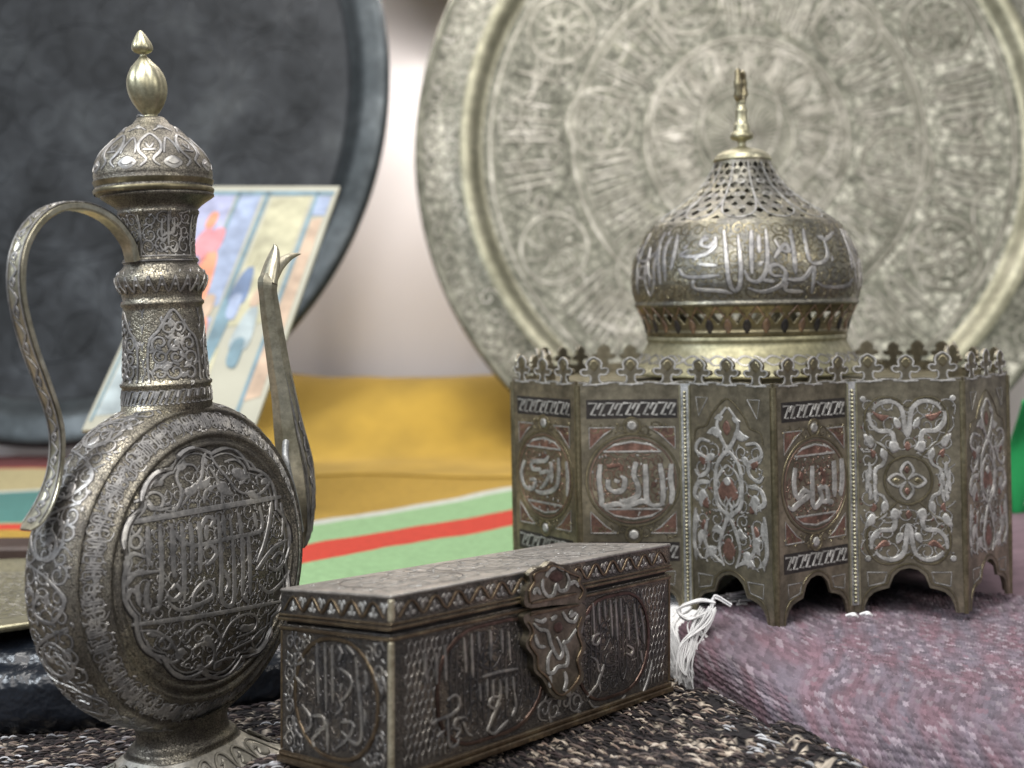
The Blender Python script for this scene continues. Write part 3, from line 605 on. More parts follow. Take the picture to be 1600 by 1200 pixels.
# white bound edge and fringe
a_ = np.linspace(-.0125, .0, 14); b_ = np.linspace(0, .16, 160); Aa, Bb = np.meshgrid(a_, b_); p3, n3 = throw_nrm(Aa * 1.0, Bb)
p3 = p3 + n3 * (.0006 + .0005 * np.sin(Bb / .0012) * np.cos(Aa / .002))[..., None]; ed = np.clip(-Aa / .0125, 0, 1); p3[..., 2] -= (ed ** 3) * .006
o = np_grid('white_edging', p3, M['white_yarn'], None, throw)
mb = MB(); fr = random.Random(9)
def yarn(pts, r=.0007): mb.tube(cr(pts, 5), r, 5)
for i in range(120):
    b = fr.uniform(.0, .125); q3 = np.stack(throw_pos(np.array([-.0115]), np.array([b])), -1)[0]; q3 = Vector(q3)
    d = Vector((-fr.uniform(.003, .012), -fr.uniform(-.004, .004), -fr.uniform(.004, .018)))
    yarn([q3 + Vector((.004, 0, .001)), q3 + Vector((-.001, 0, .0005)), q3 + d * .5 + Vector((fr.gauss(0, .0015), 0, .003)), q3 + d], fr.uniform(.0003, .0005))
for i in range(60):   # long strands running down over the bound edge
    x0 = fr.uniform(-.0125, -.002); pts = []
    for j in range(7):
        b = .085 - j * .0135 + fr.gauss(0, .001); q3 = np.stack(throw_pos(np.array([x0 + fr.gauss(0, .0007)]), np.array([max(b, 0.001)])), -1)[0]; pts.append(Vector(q3) + Vector((-.0008, -.0008, .0018)))
    yarn(pts, fr.uniform(.00035, .0006))
def pp(x, y, Y): return px(x, y, Y)
for i in range(11):    # loose loop of yarn over the corner
    j = lambda: fr.gauss(0, 1.6); Yk = .598 + i * .0004
    yarn([pp(1118 + j(), 942 + j(), Yk), pp(1098 + j(), 938 + j(), Yk), pp(1072 + j(), 944 + j(), Yk - .002), pp(1060 + j(), 954 + j(), Yk - .003), pp(1072 + j(), 966 + j(), Yk - .004), pp(1096 + j(), 962 + j(), Yk - .003), pp(1110 + j(), 950 + j(), Yk), pp(1120 + j(), 934 + j(), Yk), pp(1142 + j(), 945 + j(), Yk)], .00042)
for i in range(30):
    j = lambda: fr.gauss(0, 3); Yk = .596 + i * .00024; x0 = 1108 + fr.uniform(-16, 12); x1 = 1058 + i * 1.5
    yarn([pp(x0, 952 + j(), Yk), pp(x0 - 14 + j(), 975, Yk - .003), pp(x1 + 8 + j(), 1005, Yk - .007), pp(x1 + j(), 1040, Yk - .01), pp(x1 + 6 + j() * 2, 1064 + j() * 2, Yk - .01)], .0004)
for s_ in ((1322, 962), (1344, 960)): 
    for i in range(3): yarn([pp(s_[0] + i * 2, s_[1] + i, .612), pp(s_[0] + 12, s_[1] - 3 + i, .610), pp(s_[0] + 18, s_[1] + 2, .612)], .0007)
for i in range(12):   # strands trailing under the casket
    x0 = fr.uniform(1120, 1160); y0 = fr.uniform(925, 945); yarn([pp(x0, y0, .64), pp(x0 + 50, y0 - 3 + fr.gauss(0, 5), .66), pp(x0 + 110, y0 + fr.gauss(0, 8), .675), pp(x0 + 170, y0 + 6, .67)], .0007)
tag(mb.build('fringe', M['white_yarn'], throw), kind='stuff')

# ================================================================== black cushion, brass plate and wooden board at the left
mb = MB(); cx, cy = -.245, .66; rows = []
for i in range(40):
    t = i / 39; ph = -PI / 2 + PI * t; rr_ = math.copysign(abs(math.cos(ph)) ** .55, math.cos(ph)); zz_ = -.1855 + .0275 * math.copysign(abs(math.sin(ph)) ** .8, math.sin(ph)); row = []
    for k_ in range(140):
        th = 2 * PI * k_ / 140; c, s = math.cos(th), math.sin(th)
        wr = .0022 * (noise.noise(Vector((c * 3, s * 3, zz_ * 160))) + .6 * noise.noise(Vector((c * 9, s * 9, zz_ * 420)))) * abs(math.cos(ph)) ** .4 - .003 * math.exp(-((zz_ + .169 + .003 * noise.noise(Vector((c * 5, s * 5, 1)))) / .0016) ** 2)
        row.append(Vector((cx + (.190 * rr_ + wr) * c, cy + (.092 * rr_ + wr) * s, zz_ + wr * .5)))
    rows.append(row)
mb.grid(rows, closed_v=True); mb.add(rows[-1], [tuple(range(140))]); o = mb.build('leather_cushion', M['leather']); tag(o, 'glossy black wrinkled leather cushion behind the foot of the ewer', 'cushion')
M_ = Matrix.Translation((-.285, .655, -.1565)); L_ = Lathe([(.0005, .0012), (.058, .0012), (.062, .002), (.080, .0035), (.0835, .0042), (.0850, .0030), (.083, .0005), (.06, -.001), (.0005, -.001)], Matrix())
root = empty('brass_plate', M_.translation); tag(root, 'pale engraved brass plate lying on the black cushion at the left edge', 'plate')
mb = MB(); L_.into(mb, 96); mb.build('plate_body', M['brass'], root)
mb = MB(); S = lambda x, y: (Vector((x, y, .0012 if math.hypot(x, y) < .06 else .0028)), Vector((0, 0, 1)))
scrolls(mb, S, -.056, .056, -.056, .056, .009, .0007, seed=3, ok=lambda x, y: math.hypot(x, y) < .056)
for r_ in (.057, .076, .08): ring(mb, S, 0, 0, r_, r_, .0006, k=50)
tag(mb.build('engraving', [M['brass_dull'], M['tray_line']], root), kind='stuff')
mb = MB(); mb.box(lambda a, b, c: Vector((a, b + (a + .4) * .05, c)), -.60, -.30, .755, .79, -.1600, -.1500); o = mb.build('wooden_board', M['wood']); bv = o.modifiers.new('b', 'BEVEL'); bv.width = .002; tag(o, 'thin dark brown wooden board at the left edge between plate and rug', 'board')

exec_parts = True
# ================================================================== EWER
kE = .5 / FPX; TAU = -0.047; ewer = empty('ewer', px(290, 1235, .5), (0, TAU, 0))
tag(ewer, 'tall silver inlaid metal ewer with round flat body, curved handle and slender spout', 'ewer')
bpy.context.view_layer.update(); WE = ewer.matrix_world.copy(); IE = WE.inverted()
psi = R(60); NV = Vector((math.sin(psi), -math.cos(psi), 0)); EV = Vector((math.cos(psi), math.sin(psi), 0)); UP = Vector((0, 0, 1))
hE = lambda y: (1235 - y) * kE
def frame(o, x, y, z): return Matrix(((x.x, y.x, z.x, o.x), (x.y, y.y, z.y, o.y), (x.z, y.z, z.z, o.z), (0, 0, 0, 1)))
BC = Vector((3 * kE, 0, hE(876)))
BM = frame(BC, EV, UP, NV)                       # z axis of the lathe = face normal; theta=0 along e, 90 deg = up.  det<0 check below
half = smooth_prof([(250, 0), (251, 20), (248, 38), (242, 48)], 5) + [(240, 50), (238, 54), (235, 54), (233, 51)] + smooth_prof([(231, 53), (219, 63), (207, 70)], 4) + [(204, 73), (201, 77), (197, 77), (194, 73), (191, 72), (188, 75), (184, 79), (180, 77), (178, 74)] + smooth_prof([(176, 75), (140, 84), (75, 91), (1.5, 93)], 5)
prof = [(r, -t) for r, t in half[::-1]][:-1] + [(r, t) for r, t in half]
prof = [(r * kE, t * kE) for r, t in prof]
LB = Lathe(prof, BM); mbB = MB(); LB.into(mbB, 200)
body = mbB.build('body', [M['ewer']], ewer, recalc=True)
SB = caster([WE @ Vector(v) for v in mbB.v], mbB.f)          # world-space caster for traced ornament
def SBl(x, y):
    h = SB(x, y)
    return None if h is None else (IE @ h[0], (IE.to_3x3() @ h[1]).normalized())
# surface normals of this frame: make them point outwards
def outward(L_, c):
    def S(a, b):
        p, n = L_(a, b); 
        if n.dot(p - c) < 0: n = -n
        return p, n
    return S
SL = outward(LB, BC)
def t_at(r, front=True):   # path length at a radius on the front half
    best = None
    for i, (rr_, t_) in enumerate(LB.prof):
        if t_ > 0 and (best is None or abs(rr_ - r * kE) < best[0]): best = (abs(rr_ - r * kE), LB.L[i])
    return best[1]
lm = LB.tot / 2
mb = MB()
# inscription band between the two ridges, running round the face
l1, l2 = t_at(231), t_at(207)
script(mb, SL, 2 * PI, 0, l1 + .0004, l2 - .0003, .00085, sx=1 / (218 * kE), seed=5, dens=.85, h=.0004)
scrolls(mb, SL, 0, 2 * PI, l1, l2, .005, .0006, sx=1 / (218 * kE), seed=15, h=.0002, n=2)
lb1, lb2 = 2 * lm - l2, 2 * lm - l1
script(mb, SL, 0, 2 * PI, lb2 - .0006, lb1 + .0004, .0009, sx=1 / (218 * kE), seed=6, dens=.85, h=.0004)
tag(mb.build('inscription_band', [M['dark'], M['ewer_silver']], body), kind='stuff')
mb = MB()
# flank: large arabesque medallions and leaves between the ridges
l0, l9 = 2 * lm - t_at(242), t_at(242); c_ = lm; hw = (l9 - l0) / 2
nm = 9
for i in range(nm * 2):
    a = 2 * PI * i / (nm * 2); ra = hw * .78 / (250 * kE); dr = 1 if i % 2 else -1
    ribbon(mb, SL, [(a - ra * 1.2, c_ - dr * hw * .82), (a - ra * .6, c_ + dr * hw * .3), (a + ra * .1, c_ + dr * hw * .8), (a + ra * .9, c_ + dr * hw * .25), (a + ra * .6, c_ - dr * hw * .4), (a, c_ - dr * hw * .2), (a + ra * .1, c_ + dr * hw * .25)], .0016, h=.0004)
    leaf(mb, SL, a + .05, c_ + dr * hw * .1, i, .006, .0045, sx=1 / (250 * kE) , h=.0004)
    trefoil(mb, SL, a - ra * .3, c_ - dr * hw * .55, i * 1.3, .0032, sx=1 / (250 * kE))
    if i % 2 == 0: ring(mb, SL, a + ra * .2, c_ + hw * .05, ra * .75, hw * .55, .0012, h=.00035)
scrolls(mb, SL, 0, 2 * PI, l0 + .001, l9 - .001, .0075, .0008, sx=1 / (250 * kE), seed=12, h=.00022)
for lx in (l0, l9): ribbon(mb, SL, [(2 * PI * i / 60, lx) for i in range(60)], .0012, closed=True, n=2)
tag(mb.build('flank_arabesque', [M['dark'], M['ewer_silver']], body), kind='stuff')
# front medallion, traced
mb = MB(); Z3 = (150, 640, 2.554)
def mstroke(pts, wd=.0014, **kw): ribbon(mb, SBl, Z(Z3, pts), wd, n=4, h=kw.pop('h', .0005), g=.0003, **kw)
fc = Z(Z3, [(440, 600)])[0]
lob = []
cxz, cyz, axz, ayz = 438, 612, 345, 470
for i in range(96):
    a = 2 * PI * i / 96; k_ = 1 - .055 * (1 - abs(math.sin(a * 6))) * 1.4
    lob.append((cxz + axz * .98 * k_ * math.cos(a) + (18 * math.sin(a)), cyz - ayz * k_ * math.sin(a)))
ribbon(mb, SBl, Z(Z3, lob), .0019, closed=True, n=1, h=.0007, g=.0007, smooth=False)
lob2 = [(cxz + (x - cxz) * .945, cyz + (y - cyz) * .955) for x, y in lob]
ribbon(mb, SBl, Z(Z3, lob2), .0008, closed=True, n=1, h=.0004, g=.0002, smooth=False)
mstroke([(128, 452), (440, 398), (752, 345)], .0030, h=.0007); mstroke([(140, 860), (440, 820), (752, 762)], .0022, h=.0007)
for s_ in [[(205, 465), (207, 550), (210, 625)], [(252, 462), (260, 560), (260, 700), (250, 790)], [(300, 455), (306, 560), (310, 668)], [(340, 452), (350, 600), (352, 760)], [(374, 450), (382, 530), (382, 640)], [(408, 445), (416, 540), (414, 650)],
           [(484, 420), (492, 500), (500, 640), (497, 740), (520, 782), (545, 770), (552, 700), (546, 560), (532, 415)], [(566, 412), (580, 500), (586, 640), (582, 745)], [(604, 490), (612, 600), (614, 740)],
           [(650, 385), (662, 450), (648, 488), (560, 508), (480, 525), (400, 542), (345, 528), (308, 485), (285, 450)], [(698, 370), (690, 450), (668, 545), (640, 610)], [(735, 370), (745, 430), (742, 500)],
           [(195, 590), (150, 575), (118, 610), (128, 655), (180, 652), (258, 643)], [(108, 710), (150, 660), (190, 640)], [(385, 782), (392, 735), (432, 690), (466, 700), (462, 748), (400, 782), (330, 800), (285, 765)], [(250, 790), (215, 800), (200, 760), (205, 690)],
           [(430, 560), (455, 540), (480, 570), (465, 600), (440, 620)], [(415, 480), (440, 430), (470, 440), (455, 470)], [(640, 640), (700, 560), (760, 520)], [(655, 700), (690, 730), (740, 690), (770, 640)], [(610, 770), (590, 750), (600, 730)],
           [(300, 720), (320, 700), (340, 730), (310, 760), (285, 740)], [(120, 760), (140, 720), (170, 740)], [(700, 600), (730, 570), (750, 600), (720, 640), (690, 625)], [(510, 640), (530, 690), (515, 735)], [(440, 460), (438, 520)], [(505, 420), (512, 500)], [(160, 700), (172, 780)], [(628, 410), (640, 470)]]:
    mstroke(s_, .0021)
for x, y in ((160, 520), (160, 525)): pass
ring(mb, SBl, *Z(Z3, [(158, 528)])[0], 9, 10, .0014, h=.0005); mstroke([(140, 480), (158, 500), (180, 470)], .0013)
# upper scrolls and leaves
for s_ in [[(140, 405), (190, 400), (200, 345), (235, 330), (265, 350), (262, 385), (235, 390)], [(262, 395), (300, 405), (330, 380), (340, 330), (320, 270), (340, 225), (385, 222), (405, 250)], [(340, 385), (380, 330), (420, 270), (425, 200), (440, 165)], [(450, 165), (470, 210), (520, 270), (560, 320), (600, 335), (640, 320)], [(500, 385), (500, 320), (470, 260), (450, 230)],
           [(510, 210), (550, 200), (590, 230), (590, 280), (570, 300)], [(620, 345), (660, 330), (690, 290), (670, 260), (640, 270), (645, 300)], [(240, 300), (280, 260), (310, 250)], [(560, 190), (610, 210), (640, 245)], [(150, 370), (200, 360), (240, 400), (300, 390)], [(430, 375), (440, 320), (500, 300)]]:
    mstroke(s_, .0014)
for x, y, a, L, W in [(270, 285, 2.6, 28, 20), (360, 345, -1, 34, 26), (400, 320, -.8, 40, 24), (480, 290, .6, 46, 28), (540, 240, .4, 44, 26), (460, 300, 1.6, 18, 16), (330, 250, 5, 30, 22), (600, 330, .3, 34, 18), (430, 190, 1.2, 20, 12), (200, 380, .3, 26, 18), (660, 300, -1, 26, 16)]:
    ox, oy, s = Z3; leaf(mb, SBl, ox + x / s, oy + y / s, a, L / s * 2, W / s * 2, h=.0005)
# lower scrolls
for s_ in [[(160, 885), (240, 885), (300, 930), (330, 990), (300, 1010), (270, 985)], [(250, 930), (275, 905), (300, 925), (285, 955), (258, 950)], [(355, 900), (420, 850), (470, 870), (500, 920), (480, 960)], [(500, 920), (540, 850), (600, 815), (640, 830), (630, 880), (560, 910)], [(380, 960), (430, 930), (470, 960), (460, 1010), (410, 1040)], [(540, 960), (600, 930), (650, 900), (690, 850)], [(300, 1040), (360, 1070), (430, 1075), (520, 1040)], [(480, 1010), (530, 990), (590, 1000), (560, 1040)], [(640, 960), (620, 920), (670, 870)], [(200, 920), (220, 970), (260, 1010)]]:
    mstroke(s_, .0013)
for x, y, a, L, W in [(200, 895, 0, 30, 14), (430, 900, .8, 34, 26), (350, 950, 2, 30, 22), (570, 880, -.4, 36, 20), (600, 960, 0, 30, 18), (400, 1020, .5, 30, 18), (500, 1000, 2.2, 26, 16)]:
    ox, oy, s = Z3; leaf(mb, SBl, ox + x / s, oy + y / s, a, L / s * 2, W / s * 2, h=.0004)
tag(mb.build('medallion_relief', [M['dark'], M['ewer_silver']], body), kind='stuff')
# finer ground pattern behind the lettering, and the same on the far face
mb = MB(); lc0, lc1 = t_at(176), LB.tot
SF = lambda x, y: SL(math.atan2(y, x), lc1 - min(lc1 - lc0, math.hypot(x, y)))
scrolls(mb, SF, -.04, .04, -.04, .04, .0062, .0006, seed=31, h=.00016, ok=lambda x, y: .002 < math.hypot(x, y) < .041, n=2)
lbk = 2 * lm - lc0
SK = lambda x, y: SL(math.atan2(y, x), min(lbk, math.hypot(x, y)))
scrolls(mb, SK, -.04, .04, -.04, .04, .0085, .0011, seed=32, h=.0003, ok=lambda x, y: .003 < math.hypot(x, y) < .041, n=2)
for xx in range(-3, 4): ribbon(mb, SK, [(xx * .008, -.012), (xx * .008 + .001, 0), (xx * .008, .014)], .0016)
tag(mb.build('ground_tendrils', [M['dark'], M['ewer_silver']], body), kind='stuff')
# neck
def zprof(rows, k=kE): return [(r * k, hE(y)) for y, r in rows]
NPf = zprof([(668, 118), (655, 98), (645, 86), (634, 76), (622, 70), (608, 67.5), (602, 67), (600, 69.5), (596, 70), (593, 66), (590, 65)] + [(y, 65 - (590 - y) * .05) for y in range(575, 480, -15)] + [(478, 60), (475, 63), (471, 63), (468, 60), (464, 60), (456, 62), (448, 67), (440, 70.5), (432, 70), (424, 65), (417, 58), (412, 55), (409, 57), (405, 57), (402, 53)] + [(392, 52), (370, 53), (350, 56), (338, 59), (334, 62), (331, 62), (328, 60), (322, 66), (316, 74), (311, 82), (308, 86), (305, 86), (302, 82), (300, 70)])
def nsq(x, y, z):
    k_ = min(1, max(0, (hE(618) - z) / (hE(618) - hE(668)))); d_ = x * NV.x + y * NV.y; d2 = d_ * (1 - .62 * k_); return x + (d2 - d_) * NV.x, y + (d2 - d_) * NV.y
LN = Lathe(NPf, Matrix(), nsq); mb = MB(); LN.into(mb, 120, cap=True); neck = mb.build('neck', [M['ewer']], ewer, recalc=True)
mb = MB()
lv = lambda y: LN.l_at(hE(y)); rN = 62 * kE
zigzag(mb, LN, 0, 2 * PI, lv(602) - .0002, lv(630), 26, .0009, h=.0003)
for s in range(4):
    a = s * PI / 2 - 1.05; S = LN; f = lambda u, y: (a + u * .62, lv(y))
    ribbon(mb, S, [f(-1, 594), f(-1.05, 560), f(-.95, 530), f(-.6, 515), f(-.35, 500), f(0, 484), f(.35, 500), f(.6, 515), f(.95, 530), f(1.05, 560), f(1, 594)], .0012, h=.00045)
    scrolls(mb, S, *sorted((f(-.9, 0)[0], f(.9, 0)[0])), lv(590), lv(525), .0062, .0010, sx=1 / rN, seed=50 + s, h=.0004)
    scrolls(mb, S, *sorted((f(-.45, 0)[0], f(.45, 0)[0])), lv(522), lv(498), .0055, .0010, sx=1 / rN, seed=60 + s, h=.0004)
    for (u_, y_, an) in ((-.5, 575, .3), (0, 540, 1), (.4, 560, 2), (.1, 585, 0), (-.1, 512, 1.5)): leaf(mb, S, a + u_ * .62, lv(y_), an, .0042, .0030, sx=1 / rN, h=.0005)
    ylattice(mb, S, a + .72, a + PI / 2 - .72, lv(592), lv(482), .0030 / rN, .0034, .0007)
    f2 = lambda u, y: (a + u * .5, lv(y)) 
    for st_ in ([f2(0, 335), f2(.02, 360), f2(0, 385)], [f2(-.3, 345), f2(-.35, 370), f2(-.1, 368), f2(.3, 366), f2(.35, 345)], [f2(-.5, 385), f2(-.3, 393), f2(0, 388), f2(.3, 394), f2(.5, 384)], [f2(-.45, 375), f2(-.3, 380), f2(-.15, 374)]): ribbon(mb, S, st_, .0010, h=.0004)
    ribbon(mb, S, [(a + .78, lv(400)), (a + .78, lv(338))], .001)
    scrolls(mb, S, a - .72, a + .72, lv(398), lv(336), .0058, .0006, sx=1 / rN, seed=80 + s, h=.0002)
for i in range(22):
    a = 2 * PI * i / 22; p_ = PI / 22
    ribbon(mb, LN, [(a - p_, lv(446)), (a, lv(424)), (a + p_, lv(446))], .0011, h=.0004, smooth=False, taper=(1, 1)); ribbon(mb, LN, [(a - p_, lv(432)), (a, lv(456)), (a + p_, lv(432))], .0009, h=.0004)
for y in (592, 401, 408): ribbon(mb, LN, [(2 * PI * i / 40, lv(y)) for i in range(40)], .0006, closed=True, n=2)
tag(mb.build('neck_relief', [M['dark'], M['ewer_silver']], neck), kind='stuff')
# lid
dx = -5 * kE
LP_ = zprof([(306, 82), (304, 87), (300, 89), (296, 90), (294, 88), (290, 88), (286, 90), (282, 90.5), (279, 89), (276, 90)]) + smooth_prof(zprof([(272, 90), (258, 87), (240, 79), (222, 62), (206, 46), (196, 33)]), 4) + zprof([(193, 28), (187, 24), (183, 20), (182, 1)])
LL = Lathe(LP_, Matrix.Translation((dx, 0, 0))); mb = MB(); LL.into(mb, 120); lid = mb.build('lid', [M['ewer']], ewer, recalc=True)
mb = MB(); ll = lambda y: LL.l_at(hE(y))
for i in range(8):
    a = 2 * PI * i / 8 - .55; f = lambda u, y: (a + u, ll(y))
    ribbon(mb, LL, [f(-.16, 268), f(-.06, 258), f(-.2, 244), f(-.2, 228), f(0, 216), f(.2, 228), f(.2, 244), f(.06, 258), f(.16, 268)], .0013, h=.00035)
    ribbon(mb, LL, [f(-.12, 243), f(.12, 243)], .0010); ribbon(mb, LL, [f(-.08, 232), f(0, 240), f(.08, 232)], .0008)
    blob(mb, LL, [f(.22, 262), f(.39, 272), f(.56, 262), f(.39, 252)], h=.0004, inset=.6)
    blob(mb, LL, [f(.27, 262), f(.39, 267), f(.51, 262), f(.39, 257)], h=.0006, lift=.0001)
    ribbon(mb, LL, [f(.25, 248), f(.3, 232), f(.39, 222), f(.5, 232), f(.53, 248)], .0010)
    leaf(mb, LL, a + .39, ll(206), PI / 2, .003, .003 , sx=1 / (40 * kE), h=.0004)
    ribbon(mb, LL, [f(.1, 210), f(.39, 203), f(.68, 210)], .0009)
ribbon(mb, LL, [(2 * PI * i / 40, ll(274)) for i in range(40)], .0009, closed=True, n=2)
tag(mb.build('lid_relief', [M['dark'], M['ewer_silver']], lid), kind='stuff')
mb = MB()   # smooth brass band under the dome of the lid
Lathe([(r * kE, hE(y)) for y, r in ((303, 89.6), (301, 91), (297, 91.6), (295, 90.2))], Matrix.Translation((dx, 0, 0))).into(mb, 96); Lathe([(r * kE, hE(y)) for y, r in ((291, 88.7), (288, 89.6), (285, 91), (283, 91.4))], Matrix.Translation((dx, 0, 0))).into(mb, 96)
mb.build('lid_band', M['brass_dull'], lid)
# finial: fluted bead and bud, bent to the left
mb = MB(); FP = [(183, 13), (180, 10), (176, 12), (170, 17), (155, 25), (138, 29), (122, 28), (107, 22), (97, 14), (90, 8), (86, 5), (83, 5), (81, 9), (78, 14), (73, 15.5), (66, 14), (56, 9), (48, 4), (45, .5)]
rows = []
for y, r in [(p[0], p[1]) for p in cr(FP, 3)]:
    cxx = dx - (183 - y) * kE * .075; rows.append([Vector((cxx + r * kE * (1 + .07 * abs(math.cos(4 * th))) * math.cos(th), r * kE * (1 + .07 * abs(math.cos(4 * th))) * math.sin(th), hE(y))) for th in [2 * PI * k_ / 64 for k_ in range(64)]])
mb.grid(rows, closed_v=True); mb.build('finial', M['brass'], lid, recalc=True)
# tie of wire at the base of the finial
mb = MB(); mb.tube(cr([Vector((dx + math.cos(t) * .0045 - .001, math.sin(t) * .0045, hE(184) + .0012 * math.sin(t * 2))) for t in [i * .7 for i in range(14)]] + [Vector((dx - .010, -.004, hE(205)))], 3), .00022, 5); mb.build('wire_tie', M['pale_tin'], lid)
# foot: round neck flaring to an oblong base
def footring(y, a, b, ex_, hh=None):
    out = []
    for k_ in range(96):
        th = 2 * PI * k_ / 96; c, s = math.cos(th), math.sin(th); d = (abs(c) ** ex_ + abs(s) ** ex_) ** (-1 / ex_)
        out.append(EV * (a * d * c * kE) + NV * (b * d * s * kE) + UP * hE(y))
    return out
FR = [(1108, 92, 66, 2), (1118, 82, 60, 2), (1128, 79, 58, 2), (1140, 80, 58, 2), (1148, 82, 60, 2), (1150, 88, 64, 2.2), (1155, 91, 66, 2.4), (1160, 88, 65, 2.6), (1162, 90, 67, 3), (1175, 103, 78, 4), (1190, 122, 92, 6), (1200, 135, 101, 8), (1202, 145, 106, 8), (1208, 147, 108, 8), (1212, 143, 105, 8), (1214, 158, 114, 5), (1235, 168, 122, 4), (1236, 40, 30, 2)]
mb = MB(); rows = [footring(*r_) for r_ in FR]; mb.grid(rows[:9], closed_v=True); foot = mb.build('foot', [M['ewer']], ewer, recalc=True)
mb = MB(); mb.grid(rows[8:], closed_v=True); mb.build('foot_base', [M['foot_base']], foot, recalc=True)
def SFt(u, v):  # u: -1..1 along e on the front facet, v 0..1 down from the ring to the edge
    a = 92 + (134 - 92) * v; b = 68 + (101 - 68) * v
    p = EV * (a * u * .84 * kE) + NV * (b * kE * (1 if abs(u) < .7 else .985)) + UP * hE(1163 + 36 * v); return p, (NV * .75 + UP * .65).normalized()
def SFs(u, v):
    a = 92 + (134 - 92) * v; b = 68 + (101 - 68) * v
    p = NV * (b * u * .8 * kE) - EV * (a * kE) + UP * hE(1163 + 36 * v); return p, (-EV * .7 + UP * .7).normalized()
def SFr(u, v):
    p, n_ = SFs(-u, v); 
    return Vector((p.x, p.y, p.z)) + EV * (2 * (92 + 42 * v) * kE), (EV * .7 + UP * .7).normalized()
mb = MB()
for S in (SFt, SFs, SFr):
    for i in range(5):
        x = -.8 + i * .4
        ribbon(mb, S, [(x - .2, .9), (x - .12, .3), (x, .12), (x + .12, .3), (x + .2, .9)], .0011, h=.0006, mi=2); leaf(mb, S, x, .9, -PI / 2, .6, .22, h=.0006, mi=2)
        ribbon(mb, S, [(x - .08, .5), (x + .05, .45), (x + .1, .7), (x - .05, .8)], .0009, h=.0005, mi=2)
tag(mb.build('foot_relief', [M['dark'], M['ewer_silver'], M['tray_line']], foot), kind='stuff')
# plane of handle and spout
P0 = WE @ BC
def inplane(x, y, off=0.0):
    d = ray(x, y); c = P0 + (WE.to_3x3() @ NV) * off; nn = WE.to_3x3() @ NV; t = (c.dot(nn)) / d.dot(nn); return IE @ (d * t)
Hp = [(208, 408), (200, 380), (178, 350), (150, 331), (118, 322), (85, 326), (55, 347), (34, 382), (26, 425), (29, 475), (46, 540), (68, 600), (86, 655), (90, 700), (84, 745), (70, 785), (52, 815), (40, 828)]
Hw = [24, 25, 26, 28, 29, 30, 30, 30, 30, 30, 29, 28, 26, 27, 30, 38, 40, 22]
Ht = [14, 13, 13, 12, 12, 12, 12, 12, 12, 11, 11, 10, 10, 9, 8, 6, 5, 4]
c3 = [inplane(*p_) for p_ in Hp]; dat = cr([(*p_, w_, t_) for p_, w_, t_ in zip(c3, Hw, Ht)], 5)
mb = MB(); rows = []; outer = []
for i, d_ in enumerate(dat):
    p_ = Vector(d_[:3]); a = Vector(dat[max(i - 1, 0)][:3]); b = Vector(dat[min(i + 1, len(dat) - 1)][:3]); t_ = (b - a).normalized(); nrm = t_.cross(NV).normalized()
    if i == 0 or True: pass
    hw_, ht = d_[3] * kE / 2, d_[4] * kE / 2
    sec = [(-1, -.6), (-.8, -1), (.8, -1), (1, -.6), (1, .5), (.7, .9), (.25, 1.0), (0, .8), (-.25, 1.0), (-.7, .9), (-1, .5)]
    rows.append([p_ + NV * (hw_ * u) + nrm * (ht * v) for u, v in sec]); outer.append((p_, nrm, hw_, ht))
mb.grid(rows, closed_v=True, smooth=False); mb.add(rows[0], [tuple(range(11))]); mb.add(rows[-1], [tuple(range(11))]); handle = mb.build('handle', [M['ewer_brass']], ewer, recalc=True)
cen = Vector((0, 0, hE(600)))
def SH(u, v):
    i = min(max(int(u * (len(outer) - 1)), 0), len(outer) - 2); fr_ = u * (len(outer) - 1) - i
    p1, n1_, w1, t1_ = outer[i]; p2, n2_, w2, t2_ = outer[i + 1]; p_ = p1.lerp(p2, fr_); n_ = n1_.lerp(n2_, fr_).normalized(); s_ = 1 if SGN > 0 else -1
    return p_ + NV * (w1 * v) + n_ * (t1_ * s_ * .95), n_ * s_
SGN = 1
SGN = 1 if outer[40][1].dot(outer[40][0] - Vector((-.02, 0, outer[40][0].z))) > 0 else -1
mb = MB()
for i in range(17):
    u = .1 + i * .05; ribbon(mb, SH, [(u, -.5), (u + .02, .4), (u + .04, -.4), (u + .05, .1)], .0010, h=.0004); leaf(mb, SH, u + .03, .1, 0, .02, .5, h=.0004)
for s_ in (-.8, .8): ribbon(mb, SH, [(.05 + i * .09, s_) for i in range(11)], .0006, h=.0003)
tag(mb.build('handle_relief', [M['dark'], M['ewer_silver']], handle), kind='stuff')
# spout
Sp = [(473, 856, 3, 3), (476, 842, 8, 8), (477, 828, 14, 12), (475, 810, 21, 17), (471, 785, 28, 23), (467, 755, 33, 27), (462, 725, 34, 29), (456, 695, 31, 28), (450, 660, 27, 25), (444, 620, 23, 22), (436, 575, 20.5, 20), (429, 530, 19, 18.5), (423, 490, 18, 17.5), (419, 460, 16.5, 16), (418, 447, 17.5, 17), (419, 440, 18, 16), (421, 432, 14, 13)]
mb = MB(); rows = []; info = []
pts = [(*inplane(x, y), a, b) for x, y, a, b in Sp]; dat = cr(pts, 3)
for i, d_ in enumerate(dat):
    p_ = Vector(d_[:3]); a = Vector(dat[max(i - 1, 0)][:3]); b = Vector(dat[min(i + 1, len(dat) - 1)][:3]); t_ = (b - a).normalized(); nrm = t_.cross(NV).normalized()
    rows.append([p_ + nrm * (d_[3] * 1.12 * kE * math.cos(2 * PI * (k_ + .5) / 8)) + NV * (d_[4] * kE * math.sin(2 * PI * (k_ + .5) / 8)) for k_ in range(8)]); info.append((p_, nrm, d_[3] * kE, d_[4] * kE))
mb.grid(rows, closed_v=True, smooth=False); mb.add(rows[0], [tuple(range(8))]); mb.add(rows[-1], [tuple(range(8))])
spout = mb.build('spout', [M['ewer_brass']], ewer, recalc=True)
